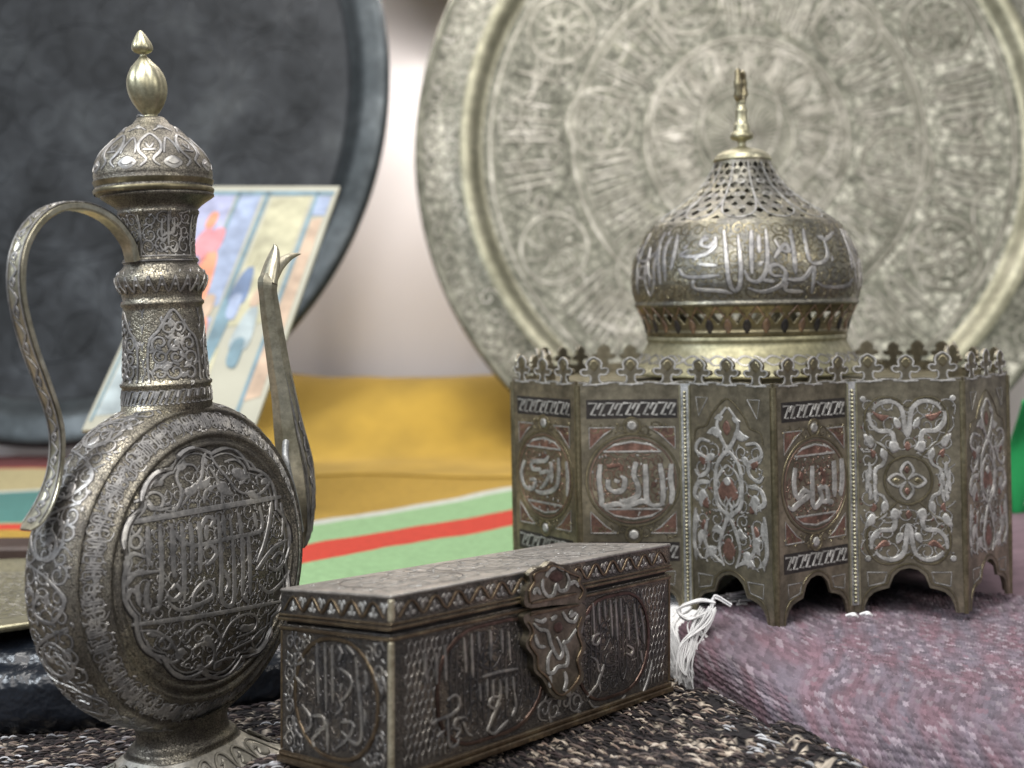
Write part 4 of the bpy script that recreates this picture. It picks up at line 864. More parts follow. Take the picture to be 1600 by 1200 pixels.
bv = spout.modifiers.new('b', 'BEVEL'); bv.width = .0012; bv.segments = 2; bv.limit_method = 'ANGLE'; bv.angle_limit = R(25)
mb = MB()
def petal(path, w0, th):
    P_ = [(inplane(x, y), w_) for x, y, w_ in cr(path, 5)]; rows = []
    for i, (p_, w_) in enumerate(P_):
        t_ = (P_[min(i + 1, len(P_) - 1)][0] - P_[max(i - 1, 0)][0]).normalized(); nr = t_.cross(NV).normalized()
        rows.append([p_ + NV * (w_ * kE * 1.15 * math.cos(2 * PI * k_ / 12)) + nr * (w_ * .8 * kE * math.sin(2 * PI * k_ / 12)) for k_ in range(12)])
    mb.grid(rows, closed_v=True); mb.add(rows[0], [tuple(range(12))]); mb.add(rows[-1], [tuple(range(12))])
petal([(418, 444, 17), (422, 426, 15), (426, 410, 13), (429, 396, 9), (430, 387, 5), (429, 381, 1.5)], 0, 0)
petal([(421, 436, 15), (430, 421, 13), (440, 410, 11), (451, 402, 8), (462, 398, 4.5), (469, 397, 1.5)], 0, 0)
mb.build('spout_lip', M['ewer_brass'], spout, recalc=True)
def SS(u, v):
    i = min(max(int(u * (len(info) - 1)), 0), len(info) - 1); p_, nr, a, b = info[i]; n_ = (nr * -SG2 * .0 + NV).normalized()
    return p_ + NV * (b * .945) + nr * (a * v * .75), NV
SG2 = 1
mb = MB()
for i in range(9):
    u = .03 + i * .055; ribbon(mb, SS, [(u, .5), (u + .03, .1), (u + .06, .5)], .0010); leaf(mb, SS, u + .02, -.35, .5, .045, .7, h=.0004); leaf(mb, SS, u + .02, .35, .5, .045, .7, h=.0004)
ribbon(mb, SS, [(.5 + i * .04, -.05) for i in range(10)], .0005)
tag(mb.build('spout_relief', [M['dark'], M['ewer_silver']], spout), kind='stuff')
# soldered rim where spout meets body
mb = MB(); mb.tube(cr([inplane(447, 690, .004), inplane(446, 712, .007), inplane(452, 745, .008), inplane(462, 785, .007), inplane(470, 830, .004)], 4), .0016, 8); mb.build('solder_seam', M['pale_tin'], spout)

# ================================================================== DOMED CASKET
RT = R(-1.1); CT = Vector((.145, .736, -.1585)); casket = empty('domed_casket', CT, (0, RT, 0))
tag(casket, 'star shaped brass casket of inlaid panels with a pierced onion dome lid', 'casket')
bpy.context.view_layer.update(); WC = casket.matrix_world.copy(); IC = WC.inverted()
HP = .1185; W0 = .056; TP = .0017
front = [(.0029, .690), (.0367, .645), (.0936, .640), (.131, .600), (.177, .630), (.2335, .625), (.2727, .666)]
cxy = (.145, .736)
star = [(x - cxy[0], y - cxy[1]) for x, y in front]
star += [(.262 - cxy[0], .730 - cxy[1])]
star = star + [(-x, -y) for x, y in star]
PW = lambda x, y: (Vector(((x - .5) * W0, -TP / 2, (1 - y) * HP)), Vector((0, -1, 0)))
arch = [(.085, 1), (.10, .965), (.13, .935), (.18, .912), (.25, .9), (.315, .893), (.335, .868), (.36, .840), (.42, .815), (.5, .806)]
arch = arch + [(1 - x, y) for x, y in arch[::-1][1:]]
outl = [(0, 0), (0, 1)] + arch + [(1, 1), (1, 0)]
plate = MB(); plate.prism(outl, lambda x, y, t: Vector(((x - .5) * W0, t, (1 - y) * HP)), TP / 2, -TP / 2)
plate_me = plate.mesh('panel', [M['panel']]); b = bmesh.new(); b.from_mesh(plate_me); bmesh.ops.recalc_face_normals(b, faces=b.faces[:]); b.to_mesh(plate_me); b.free()
MI = [M['dark'], M['silver'], M['copper'], M['brass_dull'], M['copper_edge']]
def common(mb, key=True):
    rb = lambda p_, w_=.0008, **k_: ribbon(mb, PW, p_, w_, g=.0002, **k_)
    fr_ = [(.045, .03), (.955, .03), (.955, .795), (.045, .795)]
    rb(fr_, .0007, mi=4, smooth=False, closed=True)
    rb([(x, y - .018 if 0 < i < len(arch) - 1 else y) for i, (x, y) in enumerate([(x + (-.02 if x < .5 else .02) * (abs(x - .5) > .1), y) for x, y in arch])], .0010, mi=3, n=2)
    rb([(.022, .012), (.978, .012), (.978, .80)], .0011, mi=3, smooth=False, taper=(1, 1)); rb([(.022, .012), (.022, .80), (.978, .80)], .0011, mi=3, smooth=False, taper=(1, 1))
    for s_ in (0, 1):
        q = [(.12, .825), (.30, .825), (.27, .87), (.13, .885)]; q = [((1 - x) if s_ else x, y) for x, y in q]
        rb(q, .0006, mi=1, smooth=False, closed=True, h=.0002)
def medallion(text, seed, tw=.0023):
    mb = MB(); common(mb); rb = lambda p_, w_=.0008, **k_: ribbon(mb, PW, p_, w_, **k_)
    for y0, y1 in ((.06, .145), (.695, .78)):
        mb.box(lambda a, b_, c: Vector(((a - .5) * W0, -TP / 2 - b_, (1 - c) * HP)), .075, .925, -.0001, .00008, y0, y1, 0)
        rb([(.075, y0), (.925, y0), (.925, y1), (.075, y1)], .0006, mi=4, smooth=False, closed=True)
        zigzag(mb, PW, .09, .91, y0 + .008, y1 - .008, 5, .0012, g=.0001, h=.00035)
    cy = .42
    ring(mb, PW, .5, cy, .435, .205, .0010, mi=3, k=40); ring(mb, PW, .5, cy, .40, .189, .0007, mi=4, k=40)
    for s_ in (-1, 1):
        ring(mb, PW, .5, cy + s_ * .243, .075, .036, .0010, mi=3); blob(mb, PW, [(.5 + .045 * math.cos(a), cy + s_ * .243 + .021 * math.sin(a)) for a in [i * PI / 5 for i in range(10)]], n=1, h=.0006)
        for t_ in (-1, 1):
            q = [(.5 + t_ * .40, cy + s_ * .235), (.5 + t_ * .16, cy + s_ * .235), (.5 + t_ * .26, cy + s_ * .205), (.5 + t_ * .40, cy + s_ * .14)]
            blob(mb, PW, q, mi=2, smooth=False, h=.0001, inset=.95); rb(q, .0008, mi=1, closed=True, smooth=False, h=.0003)
        # lens segments
        q = [(.5 - .27, cy + s_ * .128), (.5 - .17, cy + s_ * .158), (.5, cy + s_ * .172), (.5 + .17, cy + s_ * .158), (.5 + .27, cy + s_ * .128)]
        blob(mb, PW, q, mi=2, smooth=False, h=.00012, inset=.95); rb(q, .0011, mi=1, closed=True, smooth=False, h=.00035)
        rb([(.5 - .36, cy + s_ * .108), (.5 + .36, cy + s_ * .108)], .0010, mi=4, smooth=False, taper=(1, 1))
    scrolls(mb, PW, .1, .9, .2, .64, .0062, .00055, sx=1 / W0, sy=1 / HP, seed=seed, mi=4, mi2=1, h=.00012, n=2, ok=lambda x, y: ((x - .5) / .38) ** 2 + ((y - cy) / .18) ** 2 < 1)
    for s_ in (-1, 1): scrolls(mb, PW, .1, .9, cy + s_ * .225 - .03, cy + s_ * .225 + .03, .006, .0006, sx=1 / W0, sy=1 / HP, seed=seed + 5, mi=3, h=.00015, n=2, ok=lambda x, y: ((x - .5) / .44) ** 2 + ((y - cy) / .21) ** 2 > 1)
    for st_ in text:
        m_ = 1; w_ = tw
        if st_[0] == 'c': m_ = 2; st_ = st_[1]; w_ = tw * .8
        ribbon(mb, PW, st_, w_, mi=m_, h=.0005, g=.0003, taper=(.8, .55))
    return mb
nrm = lambda ox, oy, w_, h_, L_: [(((x - ox) / w_), ((y - oy) / h_)) for x, y in L_]
t2 = lambda L_: nrm(330, 195, 392, 876, L_)
T2 = [t2(q) for q in ([(408, 500), (402, 560), (410, 630), (415, 663), (470, 655), (500, 664), (560, 645), (600, 662), (640, 655)], [(540, 492), (530, 540), (545, 590), (540, 625), (500, 645), (475, 640)], [(572, 500), (574, 560), (575, 630), (590, 655)], [(626, 498), (634, 560), (636, 620), (630, 660)], [(668, 500), (664, 560), (670, 610), (663, 655)],
      [(436, 560), (436, 590), (460, 608), (490, 598), (496, 560), (480, 545)], [(470, 560), (466, 572)])] + [('c', t2([(432, 508), (480, 505), (482, 525)])), ('c', t2([(604, 570), (602, 590)]))]
t4 = lambda L_: nrm(42, 205, 263, 900, L_)
T4 = [t4(q) for q in ([(106, 510), (100, 570), (110, 625), (135, 600), (150, 620), (110, 650), (92, 665), (78, 650)], [(164, 510), (163, 580), (166, 668), (195, 640), (188, 600), (212, 600), (216, 650), (185, 650)], [(216, 655), (236, 660)], [(240, 500), (242, 580), (240, 640)], [(268, 495), (270, 570), (262, 640)])] + [('c', t4([(192, 520), (205, 560), (198, 590)])), ('c', t4([(128, 530), (122, 560)]))]
t1 = lambda L_: nrm(74, 187, 246, 830, L_)
T1 = [t1(q) for q in ([(283, 470), (286, 540), (283, 600)], [(252, 462), (252, 530), (238, 580), (190, 605), (160, 600)], [(225, 480), (225, 560)], [(150, 520), (150, 490), (200, 480), (215, 460)], [(120, 490), (105, 540), (118, 590), (150, 595), (160, 560), (140, 560)], [(180, 530), (215, 520), (205, 560), (180, 590)], [(150, 520), (185, 515)])] + [('c', t1([(190, 465), (205, 458)]))]
# arabesque with crossed straps and quatrefoil
def arab_a():
    mb = MB(); common(mb); c = lambda L_: nrm(345, 195, 430, 900, L_); mir = lambda L_: [(1.03 - x, y) for x, y in L_]
    lp = [(562, 490), (600, 470), (650, 440), (712, 385), (715, 310), (660, 255), (600, 268), (562, 300), (525, 268), (465, 250), (405, 290), (405, 370), (460, 420), (510, 450), (562, 490)]
    ribbon(mb, PW, c([(470, 580), (495, 510), (562, 482), (630, 510), (655, 580), (630, 640), (562, 672), (495, 640)]), .0011, mi=3, closed=True, h=.00035)
    for f_ in (0, 1):
        g_ = (lambda L_: [(x, 1156 - y) for x, y in L_]) if f_ else (lambda L_: L_)
        ribbon(mb, PW, c(g_([(525, 500), (470, 450), (410, 400), (400, 310), (450, 255), (520, 258), (562, 290), (605, 258), (670, 255), (718, 310), (712, 395), (655, 445), (600, 500)])), .0011, mi=3, h=.00035)
        for m_ in (0, 1):
            h_ = (lambda L_: [(1124 - x, y) for x, y in g_(L_)]) if m_ else g_
            ribbon(mb, PW, c(h_([(415, 310), (420, 350), (450, 382), (495, 385), (508, 405), (512, 440), (535, 455)])), .0024, h=.0003)
            ribbon(mb, PW, c(h_([(430, 300), (455, 276), (500, 268), (538, 292), (550, 340), (554, 385), (562, 408)])), .0023, h=.0003)
            blob(mb, PW, c(h_([(515, 330), (535, 345), (540, 370), (520, 372), (510, 350)])), h=.0004); blob(mb, PW, c(h_([(495, 425), (520, 425), (530, 455), (505, 470), (492, 450)])), h=.0004)
            blob(mb, PW, c(h_([(425, 305), (455, 318), (492, 325), (470, 345), (450, 335)])), mi=2, h=.0003)
            ribbon(mb, PW, c(h_([(400, 400), (430, 425), (465, 440), (478, 475), (465, 515), (440, 530), (432, 560), (440, 590)])), .0017, h=.0003)
            blob(mb, PW, c(h_([(392, 395), (425, 405), (435, 430), (420, 450), (402, 430)])), h=.0004); blob(mb, PW, c(h_([(462, 450), (480, 470), (472, 500), (455, 480)])), h=.0005)
            ribbon(mb, PW, c(h_([(412, 505), (415, 545), (405, 578), (400, 620)])), .0017, h=.0003); leaf(mb, PW, *c(h_([(430, 545)]))[0], 1.2, .07, .045, h=.0005)
            blob(mb, PW, c(h_([(418, 455), (440, 470), (425, 490)])), mi=2, h=.0003)
        blob(mb, PW, c(g_([(562, 425), (575, 445), (562, 462), (550, 445)])), mi=2, h=.0003)
    for k_ in range(4):
        a = k_ * PI / 2; ca, sa = math.cos(a), math.sin(a); R_ = lambda u, v: c([(558 + u * ca - v * sa, 578 + u * sa + v * ca)])[0]
        ribbon(mb, PW, [R_(4, 4), R_(38, 26), R_(72, 3), R_(38, -24), R_(4, -4)], .0014, h=.0005)
        blob(mb, PW, [R_(28, 0), R_(42, 10), R_(56, 0), R_(42, -10)], mi=2 if k_ % 2 else 3, h=.0003)
    for x, y in ((.11, .07), (.92, .07), (.13, .765), (.9, .765)): blob(mb, PW, [(x + .03 * math.cos(a), y + .014 * math.sin(a)) for a in [i * PI / 4 for i in range(8)]], n=1, h=.0005)
    scrolls(mb, PW, .08, .92, .06, .77, .0095, .0005, sx=1 / W0, sy=1 / HP, seed=18, mi=1, mi2=2, h=.00015, n=2, ok=lambda x, y: ((x - .5) / .24) ** 2 + ((y - .42) / .12) ** 2 > 1)
    return mb
# arabesque with twisted strands
def arab_b():
    mb = MB(); common(mb); c = lambda L_: nrm(770, 210, 290, 911, L_)
    ribbon(mb, PW, [(.1, .24), (.13, .19), (.25, .17), (.3, .13), (.4, .08), (.5, .05), (.6, .08), (.7, .13), (.75, .17), (.87, .19), (.9, .24)], .0009, mi=3)
    for s_ in (-1, 1):
        m_ = lambda L_: [(.5 + s_ * (x - .5), y) for x, y in c(L_)]
        ribbon(mb, PW, m_([(912, 290), (888, 330), (880, 370), (905, 440), (940, 490), (955, 530), (960, 600), (955, 670), (925, 710), (905, 740), (890, 790), (880, 850), (895, 915)]), .0022, h=.00045)
        ribbon(mb, PW, m_([(905, 640), (925, 690), (905, 740)]), .0014, h=.0004)
        ribbon(mb, PW, m_([(912, 520), (888, 545), (875, 600), (885, 660), (912, 690)]), .0013, h=.0004)
        for (x, y, a, L_, W_) in ((935, 390, .1, .17, .075), (960, 480, .5, .14, .06), (1000, 620, 1.4, .15, .10), (1000, 780, 1.2, .15, .09), (960, 850, .6, .16, .09), (1025, 720, 1.5, .16, .05), (930, 330, 0.2, .1, .05), (940, 770, .3, .12, .07), (1030, 860, 1.6, .1, .05)):
            x, y = m_([(x, y)])[0]; leaf(mb, PW, x, y, a if s_ > 0 else PI - a, L_ * 1.05, W_ * 1.3, h=.00035, sy=.55)
        ribbon(mb, PW, m_([(975, 430), (1010, 425), (1025, 470), (985, 500), (985, 545), (1015, 570), (1030, 545)]), .0021, h=.0004)
        ribbon(mb, PW, m_([(980, 590), (1020, 600), (1032, 650), (1010, 670)]), .0026, h=.0004)
        ribbon(mb, PW, m_([(1030, 700), (1035, 780), (1035, 860), (1010, 900)]), .0024, h=.0004)
        ribbon(mb, PW, m_([(940, 905), (980, 870), (1000, 820), (990, 740)]), .0021, h=.0004)
        for q in ([(1000, 480), (1015, 500), (1000, 525), (985, 505)], [(990, 650), (1010, 680), (985, 695)], [(1000, 740), (1015, 775), (990, 790)]): blob(mb, PW, m_(q), mi=2, h=.0003)
        q = [(.13, .05), (.27, .05), (.16, .13)]; q = [(.5 + s_ * (.5 - x), y) for x, y in q]; ribbon(mb, PW, q, .0007, closed=True, smooth=False)
    scrolls(mb, PW, .12, .88, .24, .77, .0085, .0006, sx=1 / W0, sy=1 / HP, seed=19, mi=1, mi2=2, h=.00015, n=2)
    blob(mb, PW, c([(912, 560), (940, 600), (945, 640), (912, 660), (880, 640), (885, 600)]), mi=2, h=.0003); blob(mb, PW, c([(912, 560), (925, 585), (912, 600), (898, 585)]), h=.0005)
    blob(mb, PW, c([(912, 340), (925, 370), (912, 400), (898, 370)]), mi=2, h=.0003); blob(mb, PW, c([(912, 800), (935, 850), (912, 890), (890, 850)]), mi=2, h=.0003)
    return mb
designs = {k_: mb.mesh(n_, MI) for k_, n_, mb in (('m1', 'medallion_inlay', medallion(T1, 1, .0025)), ('m2', 'medallion_inlay', medallion(T2, 2, .0028)), ('m4', 'medallion_inlay', medallion(T4, 3, .0032)), ('aa', 'arabesque_inlay', arab_a()), ('ab', 'arabesque_inlay', arab_b()))}
# crest finial and scalloped rail
zc = HP / 876; hf = [(50, 0), (32, 3), (19, 12), (16, 27), (22, 39), (34, 37), (46, 39), (55, 49), (52, 60), (40, 63), (30, 61), (28, 69), (31, 81), (27, 93), (15, 103)]
fo = [(x * zc, y * zc) for x, y in hf] + [(0, 110 * zc)] + [(-x * zc, y * zc) for x, y in hf[::-1]]
cf = MB(); cf.prism(fo, lambda x, y, t: Vector((x, t, y - .0004)), .0006, -.0008)
Sf = lambda x, y: (Vector((x, -.0008, y - .0004)), Vector((0, -1, 0)))
cf_h = .88
ribbon(cf, Sf, [(x * .86, y * .95 + .0004) for x, y in fo], .0009, mi=1, closed=True, n=2, h=.0004, g=.0001)
blob(cf, Sf, [(x * zc, y * zc) for x, y in ((0, 52), (12, 64), (16, 78), (10, 92), (0, 98), (-10, 92), (-16, 78), (-12, 64))], n=1, mi=2, h=.0003)
cfm = cf.mesh('crest_finial', [M['panel'], M['silver'], M['brass_dull']])
rl = MB(); sp_ = []
for i in range(4):
    x0 = i / 3 - 1 / 6 - .0; 
rl.prism([(-.5, 0)] + [(-.5 + i / 36, .0012 + .0016 * abs(math.sin(i / 36 * PI * 3 + PI / 2)) ** .7) for i in range(37)] + [(.5, 0)], lambda x, y, t: Vector((x * W0, t, HP + y)), .0007, -.0009)
ribbon(rl, lambda x, y: (Vector((x * W0, -.0009, HP + y)), Vector((0, -1, 0))), [(-.49 + i / 36.8, .0004 + .0016 * abs(math.sin(i / 36 * PI * 3 + PI / 2)) ** .7) for i in range(37)], .0008, mi=1, n=1, g=.0001)
rlm = rl.mesh('crest_rail', [M['panel'], M['silver']])
order = ['m1', 'm2', 'ab', 'm4', 'aa', 'ab', 'm1', 'aa', 'm4', 'm2', 'ab', 'm4', 'aa', 'ab', 'm1', 'aa']
lbls = {0: 'dark side panel with a lettered medallion, far left', 1: 'panel with a lettered medallion left of the beaded strip', 2: 'shaded arabesque panel left of the front corner', 3: 'narrow panel with a lettered medallion right of the front corner', 4: 'wide panel with four petalled flower and crossed straps', 5: 'arabesque side panel at the far right'}
for i in range(16):
    a = Vector((*star[i], 0)); b_ = Vector((*star[(i + 1) % 16], 0)); d = b_ - a; ang = math.atan2(d.y, d.x)
    po = link('panel', plate_me, casket); po.location = (a + b_) / 2; po.rotation_euler = (0, 0, ang); po.scale = (d.length / W0 * .985, 1, 1)
    if i in lbls: po['label'] = lbls[i]
    io = link(designs[order[i]].name.split('.')[0], designs[order[i]], po); io['kind'] = 'stuff'
    link('crest_rail', rlm, po)
    for j in range(3):
        c_ = link('crest_finial', cfm, po); c_.location = ((j - 1) * W0 / 3, 0, HP + .001); c_.scale = (W0 / d.length * 1.0, 1, 1); c_.rotation_euler = (0, random.uniform(-.06, .06), 0)
        c_.scale = (W0 / d.length * (1.06 + .12 * random.random()), 1, .92 + random.random() * .12)
# posts at the outer corners, beaded strips in the inner ones
for i in range(16):
    x, y = star[i]; outer_ = i in (1, 3, 5, 6, 9, 11, 13, 14, 0, 8)
    if i in (2, 4, 10, 12, 7, 15):
        mb = MB(); r_ = Vector((x, y, 0)).normalized(); s_ = Vector((-r_.y, r_.x, 0)); o_ = Vector((x, y, 0)) + r_ * .0016
        F_ = lambda a, b, c: o_ + s_ * a + r_ * b + UP * c
        mb.box(F_, -.0030, .0030, -.001, .0004, .004, HP + .001); st = mb.build('beaded_strip', M['pale_tin'], casket, recalc=True)
        mb = MB()
        for side in (-.0026, .0026): mb.tube([F_(side, .0006, .004), F_(side, .0006, HP)], .0005, 6)
        for j in range(54):
            z = .006 + j * .00205; c_ = F_(0, .0008, z); rr_ = .0010; rows = []
            for ph in (-.9, -.3, .3, .9): rows.append([c_ + s_ * (rr_ * math.cos(ph * PI / 2) * math.cos(t_)) + r_ * (rr_ * math.cos(ph * PI / 2) * math.sin(t_)) + UP * (rr_ * math.sin(ph * PI / 2)) for t_ in [q * PI / 3 for q in range(6)]])
            mb.grid(rows, closed_v=True)
        o_b = mb.build('beading', M['brass'], st); o_b['kind'] = 'stuff'
    else:
        mb = MB(); r_ = Vector((x, y, 0)).normalized(); p_ = Vector((x, y, 0))
        mb.tube([p_ + UP * (-.0005), p_ + UP * .03, p_ + UP * (HP * .7), p_ + UP * (HP + .0005)], [.0014, .0019, .0019, .0018], 10); mb.build('corner_post', M['brass_dull'], casket, recalc=True)
# top plate, following the star
mb = MB(); ins = [(x * .985, y * .985) for x, y in star]; mb.prism(ins, lambda x, y, t: Vector((x, y, t)), HP - .0050, HP - .0034); mb.build('top_plate', M['brass_dull'], casket, recalc=True)
mb = MB(); mb.prism([(x * .93, y * .93) for x, y in star], lambda x, y, t: Vector((x, y, t)), HP - .011, HP - .0055); mb.build('inner_lining', M['dark'], casket, recalc=True)
# dome lid
kD = .736 / FPX; zb = lambda zy: ((HY - (80 + zy / 2.223)) * kD) - CT.z
dxo = px(1172, 480, .736).x - CT.x
DP = [(1112, 412), (1108, 414), (1102, 412), (1096, 402), (1085, 392), (1070, 378), (1052, 364), (1035, 352), (1018, 343), (1006, 338), (1000, 340), (995, 343), (990, 341), (984, 340)] 
DU = [(984, 340), (970, 344), (950, 346), (930, 354), (910, 363), (890, 371), (884, 376), (880, 381), (874, 382), (868, 380)] + [(868 - i * 6, lerp_tab([(600, 318), (612, 326), (635, 341), (660, 355), (690, 369), (720, 381), (750, 388), (780, 391), (810, 391), (840, 386), (868, 379)], 868 - i * 6)) for i in range(1, 45)]
DT = [(604 - i * 5.4, lerp_tab([(385, 97), (400, 101), (430, 118), (455, 134), (480, 155), (510, 190), (540, 231), (570, 276), (604, 318)], 604 - i * 5.4)) for i in range(0, 41)] + [(382, 97)]
zk = kD / 2.223
cv = lambda L_: [(r * zk, zb(y)) for y, r in L_]
MD = Matrix.Translation((dxo, 0, 0))
LBs = Lathe(cv(DP), MD); mb = MB(); LBs.into(mb, 160); mb.build('dome_base', M['base_brass'], casket, recalc=True)
LU = Lathe(cv(DU), MD); uy = lambda y: LU.l_at(zb(y))
def hole_u(th, l):
    z = LU.rz(l)[1]; y = (HY - 80 - (z + CT.z) / kD) * 2.223
    if not 886 < y < 922: return False
    u = (th / (2 * PI) * 36) % 1 - .5; return abs(u) < .44 * (922 - y) / 36
DUf = [p for p in cr(DU[:3], 2)[:-1]] + [(y, lerp_tab([(884, 375), (890, 371), (910, 362), (930, 353), (950, 346), (970, 342)], y)) for y in range(970, 884, -3)] + cr(DU[6:], 2); LUf = Lathe(cv(DUf), MD); mb = MB(); LUf.into(mb, 720, hole=hole_u)
# brass below the opening row, dark above
dome = mb.build('dome', [M['dome'], M['brass_dull']], casket)
for p_ in dome.data.polygons:
    if p_.center.z < zb(884): p_.material_index = 1
LT = Lathe(cv(DT), MD)
def hole_t(th, l):
    z = LT.rz(l)[1]; y = (HY - 80 - (z + CT.z) / kD) * 2.223
    if y > 596 or y < 392: return False
    nc = 32 if y > 470 else 26; rowh = 24; j = int((y - 392) // rowh); v = ((y - 392) % rowh) / rowh; u = (th / (2 * PI) * nc + (.5 if j % 2 else 0)) % 1 - .5
    rr_ = lerp_tab([(392, 100), (604, 318)], y); uw = u * 2 * PI / nc * rr_ * zk; vh = (v - .5) * rowh * zk
    return abs(u) < .40 and abs(uw + .0004 * math.sin(j * 5.3 + int(th / (2 * PI) * nc) * 2.1)) < (.0026 + .0006 * math.sin(int(th / (2 * PI) * nc + .5 * (j % 2)) * 3.7 + j * 2.9)) * max(0, 1 - abs(v - .5) / .46)
mb = MB(); LTf = Lathe(cv(cr(DT, 3)), MD); LTf.into(mb, 624, hole=hole_t); pierced = mb.build('pierced_crown', M['dome'], casket)
for o_ in (dome, pierced):
    md = o_.modifiers.new('t', 'SOLIDIFY'); md.thickness = .0012; md.offset = -1
mb = MB(); rT = 200 * zk; lt = lambda y: LT.l_at(zb(y))
for i in range(13):
    a = 2 * PI * i / 13 + .12; q = PI / 13; f = lambda u, y: (a + u * q, lt(y))
    ribbon(mb, LT, [f(-1, 392), f(-1, 480), f(-.95, 540), f(-.7, 580), f(0, 596), f(.7, 580), f(.95, 540), f(1, 480), f(1, 392)], .0010, mi=1, h=.0003)
    for y, r_ in ((560, .30), (512, .34), (464, .38)): ring(mb, LT, a, lt(y), q * r_, 9 * zk, .0008, k=10, h=.0003, g=.00005)
ribbon(mb, LT, [(2 * PI * i / 60, lt(601)) for i in range(60)], .0013, closed=True, n=2, mi=3, h=.0005)
tag(mb.build('crown_relief', [M['dark'], M['silver'], M['copper_edge'], M['brass_dull']], pierced), kind='stuff')
mb = MB(); LU(0, 0)
mbw = MB(); LU.into(mbw, 240); SDw = caster([WC @ Vector(v) for v in mbw.v], mbw.f)
def SD(x, y):
    h = SDw(x, y); return None if h is None else (IC @ h[0], (IC.to_3x3() @ h[1]).normalized())
Z7 = (940, 80, 2.223)
for s_ in [[(425, 622), (432, 700), (440, 785), (455, 828), (475, 825), (484, 780), (480, 700), (474, 640)], [(520, 622), (520, 700), (523, 772)], [(570, 618), (576, 700), (572, 760), (545, 800), (512, 792), (496, 760)], [(655, 618), (668, 700), (674, 775)], [(700, 618), (713, 690), (730, 735), (772, 730), (786, 700), (765, 640)],
           [(395, 645), (392, 680), (350, 710), (275, 712), (300, 690)], [(268, 755), (300, 785), (410, 778)], [(318, 795), (325, 825), (400, 832), (425, 835), (455, 842)], [(508, 822), (560, 836), (620, 815), (640, 770), (612, 742), (582, 752), (596, 778), (630, 780)], [(640, 792), (700, 790), (738, 750), (730, 842)], [(600, 655), (625, 690), (650, 695), (640, 670), (618, 690), (600, 720)],
           [(745, 800), (780, 818), (850, 815), (872, 790)], [(805, 628), (775, 655), (745, 640)], [(245, 645), (218, 700), (222, 800)], [(205, 660), (196, 730), (205, 810)], [(265, 640), (250, 720), (240, 760)], [(840, 640), (862, 700), (870, 760)], [(645, 800), (640, 830), (700, 835)], [(600, 800), (560, 795)], [(362, 640), (345, 670), (372, 680), (395, 655)], [(880, 660), (892, 720), (893, 790)], [(170, 680), (160, 740), (168, 820)], [(340, 740), (400, 745)], [(545, 640), (548, 700)]]:
    ribbon(mb, SD, Z(Z7, s_), .0024, h=.0004, g=.0004, n=5)
ok_back = lambda th, l: not (-PI / 2 - .95 < ((th + PI) % (2 * PI) - PI) < -PI / 2 + .95)
script(mb, LU, 2 * PI, 0, uy(855), uy(625), .0022, sx=1 / (385 * zk), seed=71, ok=ok_back, h=.0005)
scrolls(mb, LU, 0, 2 * PI, uy(862), uy(612), .0085, .0006, sx=1 / (385 * zk), seed=72, h=.00015, n=2, mi=3)
for i in range(72):
    a = PI * i / 36; q = PI / 36
    if i % 2 == 0:
        ribbon(mb, LU, [(a + .5 * 2 * q - q * 2, uy(884)), (a - q + q, uy(928)), (a + q, uy(884))], .0009, mi=2, smooth=False, taper=(1, 1), h=.0003)
    if i % 2 == 0: blob(mb, LU, [(a, uy(972)), (a + q * .42, uy(950)), (a + q * .25, uy(932)), (a, uy(924)), (a - q * .25, uy(932)), (a - q * .42, uy(950))], mi=2 if i % 4 else 0, h=.0005)
ribbon(mb, LU, [(2 * PI * i / 72, uy(876)) for i in range(72)], .0012, closed=True, n=2, mi=2, h=.0005)
tag(mb.build('dome_relief', [M['dark'], M['ewer_silver'], M['copper_edge'], M['brass_dull']], dome), kind='stuff')
mb = MB(); nb_w = 26
for i in range(nb_w):
    a = 2 * PI * i / nb_w; q = 2 * PI / nb_w; bl = lambda y: LBs.l_at(zb(y))
    for s_ in (0, 1):
        f = lambda u, v: (a + u * q, bl(1058 + (v if s_ else -v) * 15))
        ribbon(mb, LBs, [f(0, 1), f(.3, .3), f(.6, -.9), f(.9, -.6), f(1.1, .3)], .0011, h=.0003)
    leaf(mb, LBs, a + .2 * q, bl(1058), .3, .0035, .0018, sx=1 / (365 * zk), h=.0003)
for y in (1040, 1078): ribbon(mb, LBs, [(2 * PI * i / 72, LBs.l_at(zb(y))) for i in range(72)], .0005, closed=True, n=2)
tag(mb.build('base_wave_band', [M['dark'], M['ewer_silver']], casket), kind='stuff')
# cap and finial with crescent
CP = [(384, 98), (380, 101), (376, 100), (374, 96), (370, 95), (362, 90), (352, 76), (346, 62), (340, 40), (332, 18), (324, 14), (312, 17), (306, 34), (298, 40), (288, 38), (280, 30), (268, 28), (255, 27), (246, 22), (220, 20), (205, 21), (190, 15), (176, 17), (168, 13), (160, .5)]
mb = MB(); Lathe(cv(cr(CP, 3)), MD).into(mb, 48); fin = mb.build('finial', M['brass'], casket, recalc=True)
mb = MB(); cpts = []
for i in range(25):
    t_ = R(-90 + 22) + (2 * PI - R(44)) * 1.0 * i / 24; 
    cpts.append(Vector((dxo + 22 * zk * math.sin(t_) * 1.0 - 1 * zk, -.0005 + .004 * math.sin(t_), zb(122) - 48 * zk * math.cos(t_) * 1.0)))
cpts = [Vector((dxo + 15 * zk * math.sin(t_) + 2 * zk * math.sin(t_ * 3), .003 * math.sin(t_), zb(116) - 52 * zk * math.cos(t_) + 4 * zk * math.sin(t_ * 2))) for t_ in [R(-165) + R(330) * i / 24 for i in range(25)]]
mb.tube(cpts, [zk * (5 + 8 * math.sin(PI * i / 24) ** .8 + 4 * math.sin(i * .9) ** 2) for i in range(25)], 10); mb.build('crescent', M['brass_dull'], fin, recalc=True)

